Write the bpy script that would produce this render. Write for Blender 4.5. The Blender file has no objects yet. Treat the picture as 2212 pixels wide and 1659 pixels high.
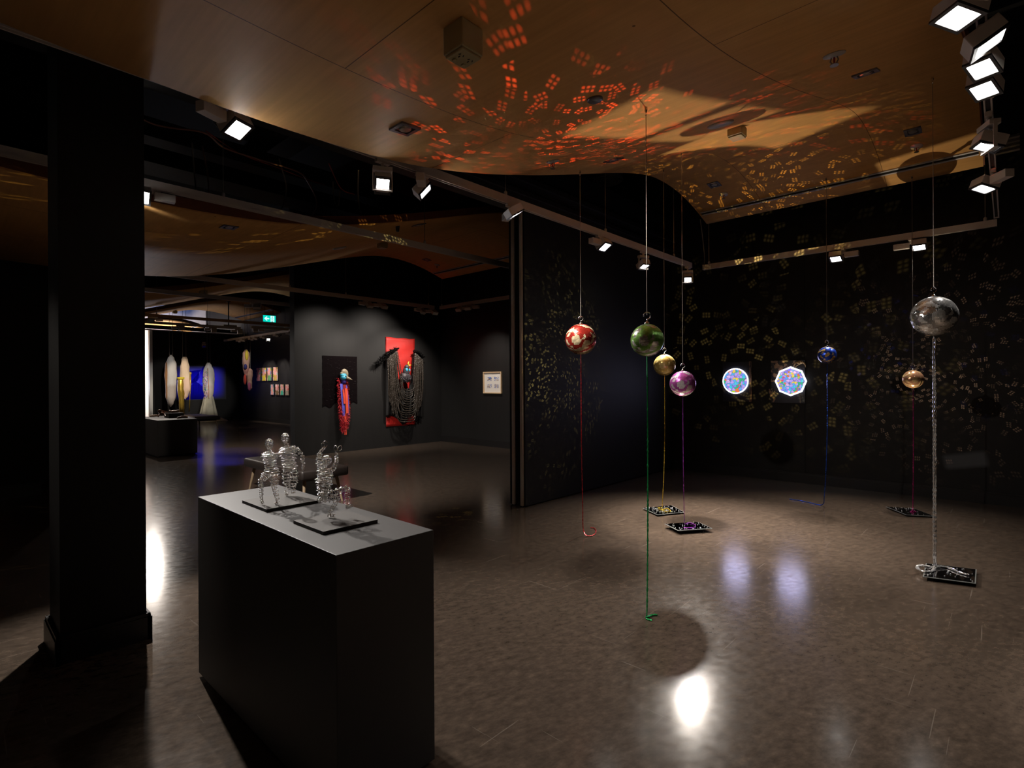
import bpy, math, random
from mathutils import Vector, Matrix
sc = bpy.context.scene
R = math.radians
# ------------------------------------------------------------------ camera, world, exposure
CAM_H, YAW, PITCH, ROLL = 1.5, 0.747679, 0.0003, -0.00536
cam_d = bpy.data.cameras.new('camera'); cam = bpy.data.objects.new('camera', cam_d)
sc.collection.objects.link(cam); sc.camera = cam
cam_d.sensor_width = 36.0; cam_d.lens = 1157.68 / 2212 * 36; cam_d.shift_y = -4.97 / 2212
cam_d.clip_start = 0.05; cam_d.clip_end = 100
_f = Vector((math.cos(PITCH) * math.cos(YAW), math.cos(PITCH) * math.sin(YAW), math.sin(PITCH)))
_r = Vector((math.sin(YAW), -math.cos(YAW), 0)); _u = _r.cross(_f)
_r2 = _r * math.cos(ROLL) + _u * math.sin(ROLL); _u2 = _u * math.cos(ROLL) - _r * math.sin(ROLL)
M = Matrix((_r2, _u2, -_f)).transposed().to_4x4(); M.translation = (0, 0, CAM_H)
cam.matrix_world = M
w = bpy.data.worlds.new('world'); sc.world = w; w.use_nodes = True
w.node_tree.nodes['Background'].inputs[0].default_value = (0.5, 0.42, 0.4, 1)
w.node_tree.nodes['Background'].inputs[1].default_value = 0.0
sc.view_settings.view_transform = 'Standard'; sc.view_settings.look = 'None'
sc.view_settings.gamma = 1; sc.view_settings.use_curve_mapping = False
sc.view_settings.exposure = 0.0
sc.cycles.use_denoising = True; sc.cycles.use_adaptive_sampling = False
sc.cycles.max_bounces = 8; sc.cycles.diffuse_bounces = 4; sc.cycles.glossy_bounces = 4
sc.cycles.sample_clamp_indirect = 3.0; sc.cycles.blur_glossy = 1.0
sc.cycles.caustics_reflective = False; sc.cycles.caustics_refractive = False
rng = random.Random(7)

# ------------------------------------------------------------------ mesh building
def wloc(o):
    v = Vector((0, 0, 0))
    while o is not None:
        v += o.location; o = o.parent
    return v

class MB:
    """collects vertices and faces in world coordinates; build() links them as one mesh object"""
    def __init__(s): s.v = []; s.f = []
    def add(s, vs, fs):
        n = len(s.v); s.v += [tuple(p) for p in vs]; s.f += [tuple(i + n for i in q) for q in fs]; return s
    def box(s, c, d, rot=None, top=1.0):
        hx, hy, hz = d[0] / 2, d[1] / 2, d[2] / 2
        P = [Vector((sx * hx * (top if sz > 0 else 1), sy * hy * (top if sz > 0 else 1), sz * hz)) for sz in (-1, 1) for sy in (-1, 1) for sx in (-1, 1)]
        if rot is not None: P = [rot @ p for p in P]
        c = Vector(c)
        return s.add([c + p for p in P], [(0, 2, 3, 1), (4, 5, 7, 6), (0, 1, 5, 4), (2, 6, 7, 3), (0, 4, 6, 2), (1, 3, 7, 5)])
    def bb(s, x0, x1, y0, y1, z0, z1):
        return s.box(((x0 + x1) / 2, (y0 + y1) / 2, (z0 + z1) / 2), (x1 - x0, y1 - y0, z1 - z0))
    def tube(s, pts, r, n=8, cap=True, closed=False):
        pts = [Vector(p) for p in pts]; m = len(pts); vs = []; fs = []
        up = None
        for i, p in enumerate(pts):
            a = pts[i - 1] if (i > 0 or closed) else p
            b = pts[(i + 1) % m] if (i < m - 1 or closed) else p
            t = (b - a)
            t = t.normalized() if t.length > 1e-9 else Vector((0, 0, 1))
            if up is None:
                up = Vector((0, 0, 1)) if abs(t.z) < .9 else Vector((1, 0, 0))
            x = up - t * up.dot(t)
            if x.length < 1e-6:
                x = t.orthogonal()
            x.normalize(); y = t.cross(x); up = x
            rr = r[i] if isinstance(r, (list, tuple)) else r
            for k in range(n):
                an = 2 * math.pi * k / n
                vs.append(p + x * (rr * math.cos(an)) + y * (rr * math.sin(an)))
        for i in range(m - (0 if closed else 1)):
            j = (i + 1) % m
            for k in range(n):
                k2 = (k + 1) % n
                fs.append((i * n + k, i * n + k2, j * n + k2, j * n + k))
        if cap and not closed:
            fs.append(tuple(range(n - 1, -1, -1))); fs.append(tuple((m - 1) * n + k for k in range(n)))
        return s.add(vs, fs)
    def lathe(s, prof, c=(0, 0, 0), n=32, rot=None, sx=1, sy=1):
        c = Vector(c); vs = []; fs = []; m = len(prof)
        for (r, z) in prof:
            for k in range(n):
                a = 2 * math.pi * k / n
                p = Vector((r * sx * math.cos(a), r * sy * math.sin(a), z))
                vs.append(c + (rot @ p if rot is not None else p))
        for i in range(m - 1):
            for k in range(n):
                k2 = (k + 1) % n
                fs.append((i * n + k, i * n + k2, (i + 1) * n + k2, (i + 1) * n + k))
        if prof[0][0] > 1e-6: fs.append(tuple(range(n - 1, -1, -1)))
        if prof[-1][0] > 1e-6: fs.append(tuple((m - 1) * n + k for k in range(n)))
        return s.add(vs, fs)
    def ball(s, c, r, nu=32, nv=20, rot=None):
        rx, ry, rz = r if isinstance(r, (tuple, list)) else (r, r, r)
        prof = [(math.sin(math.pi * i / nv), -math.cos(math.pi * i / nv)) for i in range(nv + 1)]
        prof[0] = (1e-7, -1); prof[-1] = (1e-7, 1)
        c = Vector(c); vs = []; fs = []
        for (q, z) in prof:
            for k in range(nu):
                a = 2 * math.pi * k / nu
                p = Vector((q * math.cos(a) * rx, q * math.sin(a) * ry, z * rz))
                vs.append(c + (rot @ p if rot is not None else p))
        for i in range(nv):
            for k in range(nu):
                k2 = (k + 1) % nu
                fs.append((i * nu + k, i * nu + k2, (i + 1) * nu + k2, (i + 1) * nu + k))
        return s.add(vs, fs)
    def prism(s, poly, o, ux, uy, depth):
        """2-D polygon placed at o with axes ux, uy and extruded along ux x uy by depth"""
        o, ux, uy = Vector(o), Vector(ux), Vector(uy); nz = ux.cross(uy).normalized() * depth
        n = len(poly)
        a = [o + ux * p[0] + uy * p[1] for p in poly]
        return s.add(a + [p + nz for p in a], [tuple(range(n - 1, -1, -1)), tuple(range(n, 2 * n))] +
                     [(i, (i + 1) % n, n + (i + 1) % n, n + i) for i in range(n)])
    def sheet(s, grid, thick=None):
        """grid of points [row][col]; optional thickness vector turns it into a closed slab"""
        m, n = len(grid), len(grid[0]); vs = [Vector(p) for row in grid for p in row]
        fs = [(i * n + j, i * n + j + 1, (i + 1) * n + j + 1, (i + 1) * n + j) for i in range(m - 1) for j in range(n - 1)]
        if thick is not None:
            t = Vector(thick); N = m * n
            vs += [p + t for p in vs]
            fs += [tuple(reversed([N + q for q in f])) for f in fs[:]]
            for j in range(n - 1):
                fs.append((j + 1, j, N + j, N + j + 1)); q = (m - 1) * n + j; fs.append((q, q + 1, N + q + 1, N + q))
            for i in range(m - 1):
                a, b = i * n, (i + 1) * n; fs.append((a, b, N + b, N + a)); a, b = a + n - 1, b + n - 1; fs.append((b, a, N + a, N + b))
        return s.add(vs, fs)
    def build(s, name, mat, parent=None, smooth=False, loc=None, bevel=0):
        off = wloc(parent) if parent is not None else Vector((0, 0, 0))
        l = Vector(loc) if loc is not None else Vector((0, 0, 0))
        me = bpy.data.meshes.new(name)
        me.from_pydata([tuple(Vector(p) - off - l) for p in s.v], [], s.f); me.validate()
        me.materials.append(mat)
        if smooth:
            for p in me.polygons: p.use_smooth = True
        o = bpy.data.objects.new(name, me); sc.collection.objects.link(o)
        if parent is not None: o.parent = parent
        o.location = l
        if bevel:
            b = o.modifiers.new('bevel', 'BEVEL'); b.width = bevel; b.segments = 2; b.limit_method = 'ANGLE'
        if smooth == 'auto':
            for p in me.polygons: p.use_smooth = False
        return o

def tag(o, label, cat, group=None, kind=None):
    if label: o['label'] = label
    if cat: o['category'] = cat
    if group: o['group'] = group
    if kind: o['kind'] = kind
    return o
def thing(name, label, cat, loc, group=None):
    o = bpy.data.objects.new(name, None); sc.collection.objects.link(o); o.location = loc
    o.empty_display_size = .1
    return tag(o, label, cat, group)
def struct(o): o['kind'] = 'structure'; return o
def copy_tree(o, parent=None):
    c = o.copy(); sc.collection.objects.link(c); c.parent = parent
    for ch in list(o.children): copy_tree(ch, c)
    return c
def frame_from(n):
    """rotation whose local -Y... local +Z is n, local X horizontal"""
    n = Vector(n).normalized(); x = Vector((0, 0, 1)).cross(n)
    x = x.normalized() if x.length > 1e-5 else Vector((1, 0, 0))
    y = n.cross(x)
    return Matrix((x, y, n)).transposed()

# ------------------------------------------------------------------ materials
class NT:
    def __init__(s, tree): s.t = tree; s.n = tree.nodes; s.l = tree.links
    def new(s, typ, **kw):
        n = s.n.new(typ)
        for k, v in kw.items():
            if k.startswith('i_'):
                k2 = k[2:]; n.inputs[int(k2) if k2.isdigit() else k2].default_value = v
            else: setattr(n, k, v)
        return n
    def put(s, sock, v):
        if isinstance(v, bpy.types.NodeSocket): s.l.new(v, sock)
        else: sock.default_value = v
    def math(s, op, a, b=0.0, c=None, clamp=False):
        n = s.new('ShaderNodeMath', operation=op); n.use_clamp = clamp
        s.put(n.inputs[0], a); s.put(n.inputs[1], b)
        if c is not None: s.put(n.inputs[2], c)
        return n.outputs[0]
    def vec(s, op, a, b=None, scale=None):
        n = s.new('ShaderNodeVectorMath', operation=op); s.put(n.inputs[0], a)
        if b is not None: s.put(n.inputs[1], b)
        if scale is not None: s.put(n.inputs['Scale'], scale)
        return n.outputs['Value'] if op in ('DOT_PRODUCT', 'LENGTH', 'DISTANCE') else n.outputs[0]
    def mix(s, f, a, b, mode='MIX'):
        n = s.new('ShaderNodeMix', data_type='RGBA', blend_type=mode)
        s.put(n.inputs[0], f); s.put(n.inputs[6], a); s.put(n.inputs[7], b); return n.outputs[2]
    def ramp(s, f, stops, interp='LINEAR'):
        n = s.new('ShaderNodeValToRGB'); s.put(n.inputs[0], f); e = n.color_ramp; e.interpolation = interp
        while len(e.elements) < len(stops): e.elements.new(.5)
        for el, (p, c) in zip(e.elements, stops): el.position = p; el.color = (c[0], c[1], c[2], 1)
        return n.outputs[0]
    def noise(s, vec, scale, detail=4, rough=.55, out=0):
        n = s.new('ShaderNodeTexNoise'); s.put(n.inputs['Vector'], vec)
        n.inputs['Scale'].default_value = scale; n.inputs['Detail'].default_value = detail; n.inputs['Roughness'].default_value = rough
        return n.outputs[out]
    def mapping(s, vec, scale=(1, 1, 1), rot=(0, 0, 0), loc=(0, 0, 0)):
        n = s.new('ShaderNodeMapping'); s.put(n.inputs[0], vec)
        n.inputs['Scale'].default_value = scale; n.inputs['Rotation'].default_value = rot; n.inputs['Location'].default_value = loc
        return n.outputs[0]
    def bump(s, h, strength=.3, dist=.01):
        n = s.new('ShaderNodeBump'); n.inputs['Strength'].default_value = strength; n.inputs['Distance'].default_value = dist
        s.put(n.inputs['Height'], h); return n.outputs[0]
def c4(c): return (c[0], c[1], c[2], 1)
def base_mat(name):
    m = bpy.data.materials.new(name); m.use_nodes = True; nt = NT(m.node_tree)
    return m, nt, m.node_tree.nodes['Principled BSDF']
def mat(name, col, rough=.5, metal=0, spec=.5, var=0, vscale=20, bump=0, bscale=200, emit=None, estr=0):
    m, nt, p = base_mat(name)
    p.inputs['Base Color'].default_value = c4(col); p.inputs['Roughness'].default_value = rough
    p.inputs['Metallic'].default_value = metal; p.inputs['Specular IOR Level'].default_value = spec
    g = nt.new('ShaderNodeNewGeometry').outputs['Position']
    if var:
        n = nt.noise(g, vscale, 5)
        c = nt.mix(n, c4([x * (1 - var) for x in col]), c4([min(1, x * (1 + var)) for x in col]))
        nt.l.new(c, p.inputs['Base Color'])
    if bump: nt.l.new(nt.bump(nt.noise(g, bscale, 3), bump, .004), p.inputs['Normal'])
    if emit:
        p.inputs['Emission Color'].default_value = c4(emit); p.inputs['Emission Strength'].default_value = estr
    return m

def plywood(name, tone=1.0):
    m, nt, p = base_mat(name)
    g = nt.new('ShaderNodeNewGeometry').outputs['Position']
    sx = nt.new('ShaderNodeSeparateXYZ'); nt.l.new(g, sx.inputs[0]); x, y = sx.outputs[0], sx.outputs[1]
    fine = nt.noise(nt.mapping(g, (38, 1.2, 5)), 1.0, 5, .6)
    wav = nt.noise(nt.mapping(g, (1.6, .8, 1)), 1.0, 3, .5)
    rings = nt.math('FRACT', nt.math('MULTIPLY', nt.noise(nt.mapping(g, (1.3, .45, 1)), 1.0, 2, .5), 14))
    rings = nt.math('PINGPONG', rings, .5)
    col = nt.mix(fine, (.37 * tone, .190 * tone, .060 * tone, 1), (.57 * tone, .325 * tone, .118 * tone, 1))
    col = nt.mix(nt.math('MULTIPLY', rings, .45), col, (.30 * tone, .15 * tone, .05 * tone, 1))
    col = nt.mix(nt.math('MULTIPLY', wav, .3), col, (.62 * tone, .37 * tone, .14 * tone, 1))
    # sheet joints: long joints 1.33 m apart, cross joints staggered
    def line(v, period, off, half):
        q = nt.math('FRACT', nt.math('DIVIDE', nt.math('SUBTRACT', v, off), period))
        d = nt.math('ABSOLUTE', nt.math('SUBTRACT', q, .5))
        return nt.math('GREATER_THAN', d, .5 - half / period)
    j1 = line(y, 1.33, 1.04, .0025)
    strip = nt.math('FLOOR', nt.math('DIVIDE', nt.math('SUBTRACT', y, 1.04), 1.33))
    odd = nt.math('MULTIPLY', nt.math('MODULO', nt.math('ADD', strip, 10), 2), 1.2)
    j2 = line(nt.math('ADD', x, odd), 2.4, 1.37, .0025)
    j = nt.math('MAXIMUM', j1, j2)
    col = nt.mix(nt.math('MULTIPLY', j, .8), col, (.03, .012, .004, 1))
    # small screw heads and knots
    vo = nt.new('ShaderNodeTexVoronoi', i_Scale=3.0); nt.l.new(g, vo.inputs['Vector'])
    kn = nt.math('LESS_THAN', vo.outputs['Distance'], .022)
    col = nt.mix(nt.math('MULTIPLY', kn, .7), col, (.05, .02, .008, 1))
    nt.l.new(col, p.inputs['Base Color'])
    p.inputs['Roughness'].default_value = .62; p.inputs['Specular IOR Level'].default_value = .2
    return m

def lino():
    m, nt, p = base_mat('brown marbled linoleum')
    g = nt.new('ShaderNodeNewGeometry').outputs['Position']
    rotv = nt.mapping(g, (1, 1, 1), (0, 0, R(20)))
    st = nt.mapping(rotv, (5.0, 7.5, 1))
    a = nt.noise(st, 2.2, 7, .62)
    b = nt.noise(nt.mapping(rotv, (13, 21, 1)), 1.6, 6, .65)
    c = nt.noise(g, 1.1, 3, .5)
    k = nt.math('ADD', nt.math('MULTIPLY', a, .42), nt.math('MULTIPLY', b, .58))
    col = nt.ramp(k, [(.34, (.026, .019, .014)), (.47, (.050, .037, .027)), (.59, (.078, .057, .041)), (.74, (.145, .102, .068))])
    col = nt.mix(nt.math('MULTIPLY', c, .55), col, (.055, .040, .032, 1))
    # pale scratches
    sc1 = nt.noise(nt.mapping(g, (1.2, 60, 1), (0, 0, R(-35))), 1.0, 2, .4)
    sc2 = nt.noise(nt.mapping(g, (60, 1.5, 1), (0, 0, R(-15))), 1.0, 2, .4)
    s = nt.math('MAXIMUM', nt.math('GREATER_THAN', sc1, .74), nt.math('GREATER_THAN', sc2, .745))
    col = nt.mix(nt.math('MULTIPLY', s, .20), col, (.30, .26, .22, 1))
    nt.l.new(col, p.inputs['Base Color'])
    r = nt.math('ADD', .10, nt.math('MULTIPLY', nt.noise(st, 3, 4), .14))
    nt.l.new(r, p.inputs['Roughness'])
    hb = nt.noise(g, 7, 3, .5)
    nt.l.new(nt.bump(hb, .025, .01), p.inputs['Normal'])
    p.inputs['Specular IOR Level'].default_value = .25
    return m

def black_paint(name, v=.012, rough=.55):
    m, nt, p = base_mat(name)
    g = nt.new('ShaderNodeNewGeometry').outputs['Position']
    n = nt.noise(nt.mapping(g, (14, 14, 1.2)), 1.0, 4)
    col = nt.mix(n, (v * .85, v * .8, v * .8, 1), (v * 1.2, v * 1.12, v * 1.08, 1))
    nt.l.new(col, p.inputs['Base Color']); p.inputs['Roughness'].default_value = rough
    p.inputs['Specular IOR Level'].default_value = .25
    nt.l.new(nt.bump(nt.noise(g, 350, 2), .05, .002), p.inputs['Normal'])
    return m

def mirror_mosaic(name, col, patch, thr=.56, rough=.26, rows=46, jit=.10, pj=.16, metal=.7):
    m, nt, p = base_mat(name)
    d = nt.vec('NORMALIZE', nt.vec('SUBTRACT', nt.new('ShaderNodeTexCoord').outputs['Generated'], (.5, .5, .5)))
    s = nt.new('ShaderNodeSeparateXYZ'); nt.l.new(d, s.inputs[0])
    el = nt.math('ARCSINE', s.outputs[2]); az = nt.math('ARCTAN2', s.outputs[1], s.outputs[0])
    v = nt.math('MULTIPLY', el, rows / math.pi); vi = nt.math('FLOOR', v)
    cosb = nt.math('MAXIMUM', nt.math('COSINE', nt.math('MULTIPLY', nt.math('ADD', vi, .5), math.pi / rows)), .02)
    u = nt.math('MULTIPLY', nt.math('MULTIPLY', az, cosb), rows / math.pi); ui = nt.math('FLOOR', u)
    cid = nt.new('ShaderNodeCombineXYZ'); nt.l.new(ui, cid.inputs[0]); nt.l.new(vi, cid.inputs[1])
    wn = nt.new('ShaderNodeTexWhiteNoise', noise_dimensions='2D'); nt.l.new(cid.outputs[0], wn.inputs['Vector'])
    # blocks of several tiles that were laid at another angle / in another colour
    ci2 = nt.vec('FLOOR', nt.vec('DIVIDE', cid.outputs[0], (3, 3, 1)))
    vor = nt.new('ShaderNodeTexVoronoi', feature='F1', distance='CHEBYCHEV', i_Scale=.17); nt.l.new(cid.outputs[0], vor.inputs['Vector'])
    wn2 = nt.new('ShaderNodeTexWhiteNoise', noise_dimensions='3D'); nt.l.new(vor.outputs['Color'], wn2.inputs['Vector'])
    mask = nt.math('GREATER_THAN', wn2.outputs['Value'], thr)
    c = nt.mix(mask, c4(col), c4(patch))
    c = nt.mix(nt.math('MULTIPLY', wn.outputs['Value'], .25), c, (.02, .02, .02, 1))
    fu = nt.math('ABSOLUTE', nt.math('SUBTRACT', nt.math('FRACT', u), .5)); fv = nt.math('ABSOLUTE', nt.math('SUBTRACT', nt.math('FRACT', v), .5))
    groove = nt.math('GREATER_THAN', nt.math('MAXIMUM', fu, fv), .44)
    c = nt.mix(nt.math('MULTIPLY', groove, .55), c, (.02, .018, .015, 1))
    nt.l.new(c, p.inputs['Base Color'])
    nt.l.new(nt.mix(mask, (metal, metal, metal, 1), (.55, .55, .55, 1)), p.inputs['Metallic']); nt.l.new(nt.mix(mask, (rough, rough, rough, 1), (.16, .16, .16, 1)), p.inputs['Roughness'])
    nrm = nt.new('ShaderNodeNewGeometry').outputs['Normal']
    j1 = nt.vec('SCALE', nt.vec('SUBTRACT', wn.outputs['Color'], (.5, .5, .5)), scale=jit)
    j2 = nt.vec('SCALE', nt.vec('SUBTRACT', wn2.outputs['Color'], (.5, .5, .5)), scale=pj)
    nt.l.new(nt.vec('NORMALIZE', nt.vec('ADD', nrm, nt.vec('ADD', j1, j2))), p.inputs['Normal'])
    return m

def lens_mat(name, strength):
    m, nt, p = base_mat(name)
    p.inputs['Base Color'].default_value = (.8, .8, .8, 1); p.inputs['Roughness'].default_value = .2
    p.inputs['Emission Color'].default_value = (1, .97, .93, 1); p.inputs['Emission Strength'].default_value = strength
    m.cycles.emission_sampling = 'NONE'
    return m

def mosaic_light(name, scale, radial=False, strength=1.0):
    """backlit coloured glass pieces"""
    m, nt, p = base_mat(name)
    tc = nt.new('ShaderNodeTexCoord').outputs['Generated']
    vec = tc
    if radial:
        q = nt.vec('SUBTRACT', tc, (.5, .5, .5)); s = nt.new('ShaderNodeSeparateXYZ'); nt.l.new(q, s.inputs[0])
        a = nt.math('ARCTAN2', s.outputs[2], s.outputs[1]); rad = nt.vec('LENGTH', q)
        cc = nt.new('ShaderNodeCombineXYZ'); nt.l.new(nt.math('MULTIPLY', nt.math('SINE', nt.math('MULTIPLY', a, 4)), .10), cc.inputs[1]); nt.l.new(nt.math('MULTIPLY', rad, 1.5), cc.inputs[2])
        vec = nt.vec('ADD', nt.vec('SCALE', cc.outputs[0], scale=.6), nt.vec('SCALE', tc, scale=.8))
    v = nt.new('ShaderNodeTexVoronoi', i_Scale=scale); nt.l.new(vec, v.inputs['Vector'])
    wn = nt.new('ShaderNodeTexWhiteNoise', noise_dimensions='3D'); nt.l.new(v.outputs['Color'], wn.inputs['Vector'])
    col = nt.ramp(wn.outputs['Value'], [(0, (.30, .25, .95)), (.2, (.52, .38, .95)), (.38, (.80, .52, .95)), (.5, (.12, .45, .95)), (.62, (.03, .55, .25)), (.7, (.05, .70, .85)), (.78, (.95, .70, .08)), (.85, (.95, .22, .05)), (.9, (.9, .08, .2)), (.94, (.50, .75, .05))], 'CONSTANT')
    ed = nt.new('ShaderNodeTexVoronoi', feature='DISTANCE_TO_EDGE', i_Scale=scale); nt.l.new(vec, ed.inputs['Vector'])
    col = nt.mix(nt.math('LESS_THAN', ed.outputs['Distance'], .035), col, (.16, .16, .30, 1))
    nt.l.new(col, p.inputs['Emission Color']); p.inputs['Emission Strength'].default_value = strength
    p.inputs['Base Color'].default_value = (.1, .1, .1, 1); p.inputs['Roughness'].default_value = .2
    return m

def patches_mat(name, cols, scale, rough=.7, stretch=(1, 1, 1), seed=0.0):
    """paint marks / printed pattern in several colours"""
    m, nt, p = base_mat(name)
    tc = nt.mapping(nt.new('ShaderNodeTexCoord').outputs['Generated'], stretch, (0, 0, 0), (seed, seed * .7, seed * 1.3))
    dn = nt.noise(tc, scale * 1.3, 3, .6, 1)
    v = nt.vec('ADD', tc, nt.vec('SCALE', nt.vec('SUBTRACT', dn, (.5, .5, .5)), scale=.25))
    vo = nt.new('ShaderNodeTexVoronoi', i_Scale=scale); nt.l.new(v, vo.inputs['Vector'])
    wn = nt.new('ShaderNodeTexWhiteNoise', noise_dimensions='3D'); nt.l.new(vo.outputs['Color'], wn.inputs['Vector'])
    n = len(cols)
    col = nt.ramp(wn.outputs['Value'], [(i / n, c) for i, c in enumerate(cols)], 'CONSTANT')
    nt.l.new(col, p.inputs['Base Color']); p.inputs['Roughness'].default_value = rough
    return m

M_FLOOR = lino(); M_PLY = plywood('oiled plywood', 1.5); M_EDGE = mat('plywood edge', (.16, .045, .015), .6, var=.3)
M_WALL = black_paint('black wall paint', .012); M_WALLB = black_paint('matte black partition', .010, .6)
M_VOID = black_paint('black ceiling void', .0035, .8); M_DUCT = mat('black duct metal', (.007, .007, .008), .5)
M_BASE = mat('black baseboard', (.010, .009, .009), .4); M_GREYW = black_paint('grey white wall', .6, .7)
M_PLINTH = mat('dark plinth paint', (.042, .039, .037), .55, var=.08, vscale=6)
M_STRIP = mat('aluminium jamb strip', (.55, .47, .42), .45, .1)
M_LAMP = mat('off white lamp enamel', (.66, .61, .57), .4); M_RAIL = mat('track enamel', (.62, .57, .54), .4)
M_BEZEL = mat('black bezel', (.02, .02, .022), .4); M_LENS = lens_mat('lit lens', 26); M_LENSOFF = mat('dark lens', (.10, .10, .11), .15)
M_CHROME = mat('chrome hook', (.75, .75, .75), .18, 1); M_CABLE = mat('steel cable', (.42, .38, .34), .35, .8)
M_WIRE = mat('silver wire', (.92, .90, .86), .22, 1); M_SLATE = mat('dark board', (.050, .043, .037), .7, var=.4, vscale=90)
M_MIRROR = mat('mirror glass', (.62, .62, .64), .03, 1); M_MEDGE = mat('mirror bevel', (.16, .17, .165), .3, .3)
M_CRYSTAL = mat('clear crystal beads', (.62, .64, .66), .08, .5)
M_BEIGE = mat('beige plastic', (.42, .36, .20), .5); M_WHITEP = mat('white plastic', (.55, .53, .52), .45); M_GREYP = mat('grey metal fitting', (.17, .17, .20), .4, .4)
M_RED_S = mat('sprinkler red glass', (.4, .03, .02), .2)
M_LEATHER = mat('dark brown leather', (.012, .008, .0065), .5, bump=.2, bscale=120); M_WOODLEG = mat('pale timber leg', (.22, .16, .10), .5)

# ------------------------------------------------------------------ lights
def light_nodes(L):
    L.use_nodes = True; nt = NT(L.node_tree)
    em = L.node_tree.nodes.get('Emission') or nt.new('ShaderNodeEmission')
    d = nt.new('ShaderNodeTexCoord').outputs['Normal']
    return nt, em, d
def spot(name, loc, target, power, angle=40, blend=.5, col=(1, .93, .86), radius=.04, parent=None, roll=0.0):
    L = bpy.data.lights.new(name, 'SPOT'); L.energy = power; L.spot_size = R(angle); L.spot_blend = blend
    L.color = col; L.shadow_soft_size = radius
    o = bpy.data.objects.new(name, L); sc.collection.objects.link(o)
    d = (Vector(target) - Vector(loc)).normalized()
    q = d.to_track_quat('-Z', 'Y')
    if roll: q = q @ Matrix.Rotation(roll, 3, 'Z').to_quaternion()
    o.rotation_mode = 'QUATERNION'; o.rotation_quaternion = q
    if parent is not None:
        o.parent = parent; o.location = Vector(loc) - wloc(parent)
    else: o.location = loc
    return o
def beam_shape(o, a, b, soft=.01, flip=False):
    """square cut-off for a spot imitating a beam off a square mirror"""
    nt, em, d = light_nodes(o.data)
    s = nt.new('ShaderNodeSeparateXYZ'); nt.l.new(d, s.inputs[0])
    z = nt.math('ABSOLUTE', s.outputs[2])
    u = nt.math('ABSOLUTE', nt.math('DIVIDE', s.outputs[0], z)); v = nt.math('ABSOLUTE', nt.math('DIVIDE', s.outputs[1], z))
    def edge(t, h):
        return nt.math('DIVIDE', nt.math('SUBTRACT', h + soft, t), 2 * soft, clamp=True)
    k = nt.math('MULTIPLY', edge(u, a), edge(v, b))
    nt.l.new(k, em.inputs['Strength'])
    return o
def sparkle(o, scale, size, keep=.45, soft=.25):
    """spot pattern imitating glints of a mosaic of small mirrors: clusters of small squares (the lamp's LED grid)"""
    nt, em, d = light_nodes(o.data)
    vo = nt.new('ShaderNodeTexVoronoi', i_Scale=scale); nt.l.new(d, vo.inputs['Vector'])
    vo.inputs['Randomness'].default_value = .85
    wn = nt.new('ShaderNodeTexWhiteNoise', noise_dimensions='3D'); nt.l.new(vo.outputs['Color'], wn.inputs['Vector'])
    c = nt.vec('NORMALIZE', vo.outputs['Position'])
    t1 = nt.vec('NORMALIZE', nt.vec('CROSS_PRODUCT', c, (.15, .2, .97))); t2 = nt.vec('CROSS_PRODUCT', c, t1)
    ang = nt.math('MULTIPLY', nt.math('SUBTRACT', wn.outputs['Value'], .5), 1.4)
    ca, sa = nt.math('COSINE', ang), nt.math('SINE', ang)
    e1 = nt.vec('ADD', nt.vec('SCALE', t1, scale=ca), nt.vec('SCALE', t2, scale=sa)); e2 = nt.vec('CROSS_PRODUCT', c, e1)
    p = nt.math('DIVIDE', nt.vec('DOT_PRODUCT', d, e1), size); q = nt.math('DIVIDE', nt.vec('DOT_PRODUCT', d, e2), size)
    def dots(t, half):
        fr = nt.math('ABSOLUTE', nt.math('SUBTRACT', nt.math('FRACT', nt.math('ADD', t, .5 if (int(half * 2) % 2) else 0.0)), .5))
        core = nt.math('DIVIDE', nt.math('SUBTRACT', .30 + soft / 2, fr), soft, clamp=True)
        lim = nt.math('LESS_THAN', nt.math('ABSOLUTE', t), half)
        return nt.math('MULTIPLY', core, lim)
    k = nt.math('MULTIPLY', dots(p, 1.5), dots(q, 1.0))
    sep = nt.new('ShaderNodeSeparateColor'); nt.l.new(wn.outputs['Color'], sep.inputs[0])
    on = nt.math('GREATER_THAN', sep.outputs[1], 1 - keep)
    br = nt.math('ADD', .35, nt.math('MULTIPLY', sep.outputs[2], .9))
    band = nt.math('MULTIPLY', nt.math('SUBTRACT', nt.noise(d, 3.2, 2), .40), 6.0, clamp=True)
    br = nt.math('MULTIPLY', br, nt.math('ADD', .10, nt.math('MULTIPLY', band, 1.1)))
    nt.l.new(nt.math('MULTIPLY', nt.math('MULTIPLY', k, on), br), em.inputs['Strength'])
    return o

# ------------------------------------------------------------------ the setting
H = 5.4
struct(MB().bb(-6, 12, -4.5, 31, -.2, 0).build('floor', M_FLOOR))
struct(MB().bb(-6, 12, -4.5, 31, H, H + .2).build('ceiling', M_VOID))
wr_ = struct(MB().bb(8.62, 8.82, -4.5, 4.24, 0, H).build('wall_right', M_WALLB))
MB().bb(8.6185, 8.621, 2.176, 2.182, .15, 3.3).build('panel_joint', M_VOID, wr_)
struct(MB().bb(8.78, 8.98, 4.24, 10.6, 0, H).build('wall_corner', M_WALL))
struct(MB().bb(4.96, 8.98, 10.6, 10.8, 0, H).build('wall_middle', M_WALL))
struct(MB().bb(8.80, 9.0, 10.8, 31, 0, H).build('wall_gallery', M_WALL))
struct(MB().bb(5.67, 8.8, 24.0, 24.15, 0, 3.55).build("wall_back", black_paint("black end wall paint", .005, .7)))
struct(MB().bb(-6, 9, 28.0, 28.2, 0, H).build('wall_white', M_GREYW))
struct(MB().bb(-6, .985, 9.67, 9.87, 0, H).build('wall_left', M_WALLB))
struct(MB().bb(-6.2, -6, -4.5, 31, 0, H).build('wall_side', M_WALLB))
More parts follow.
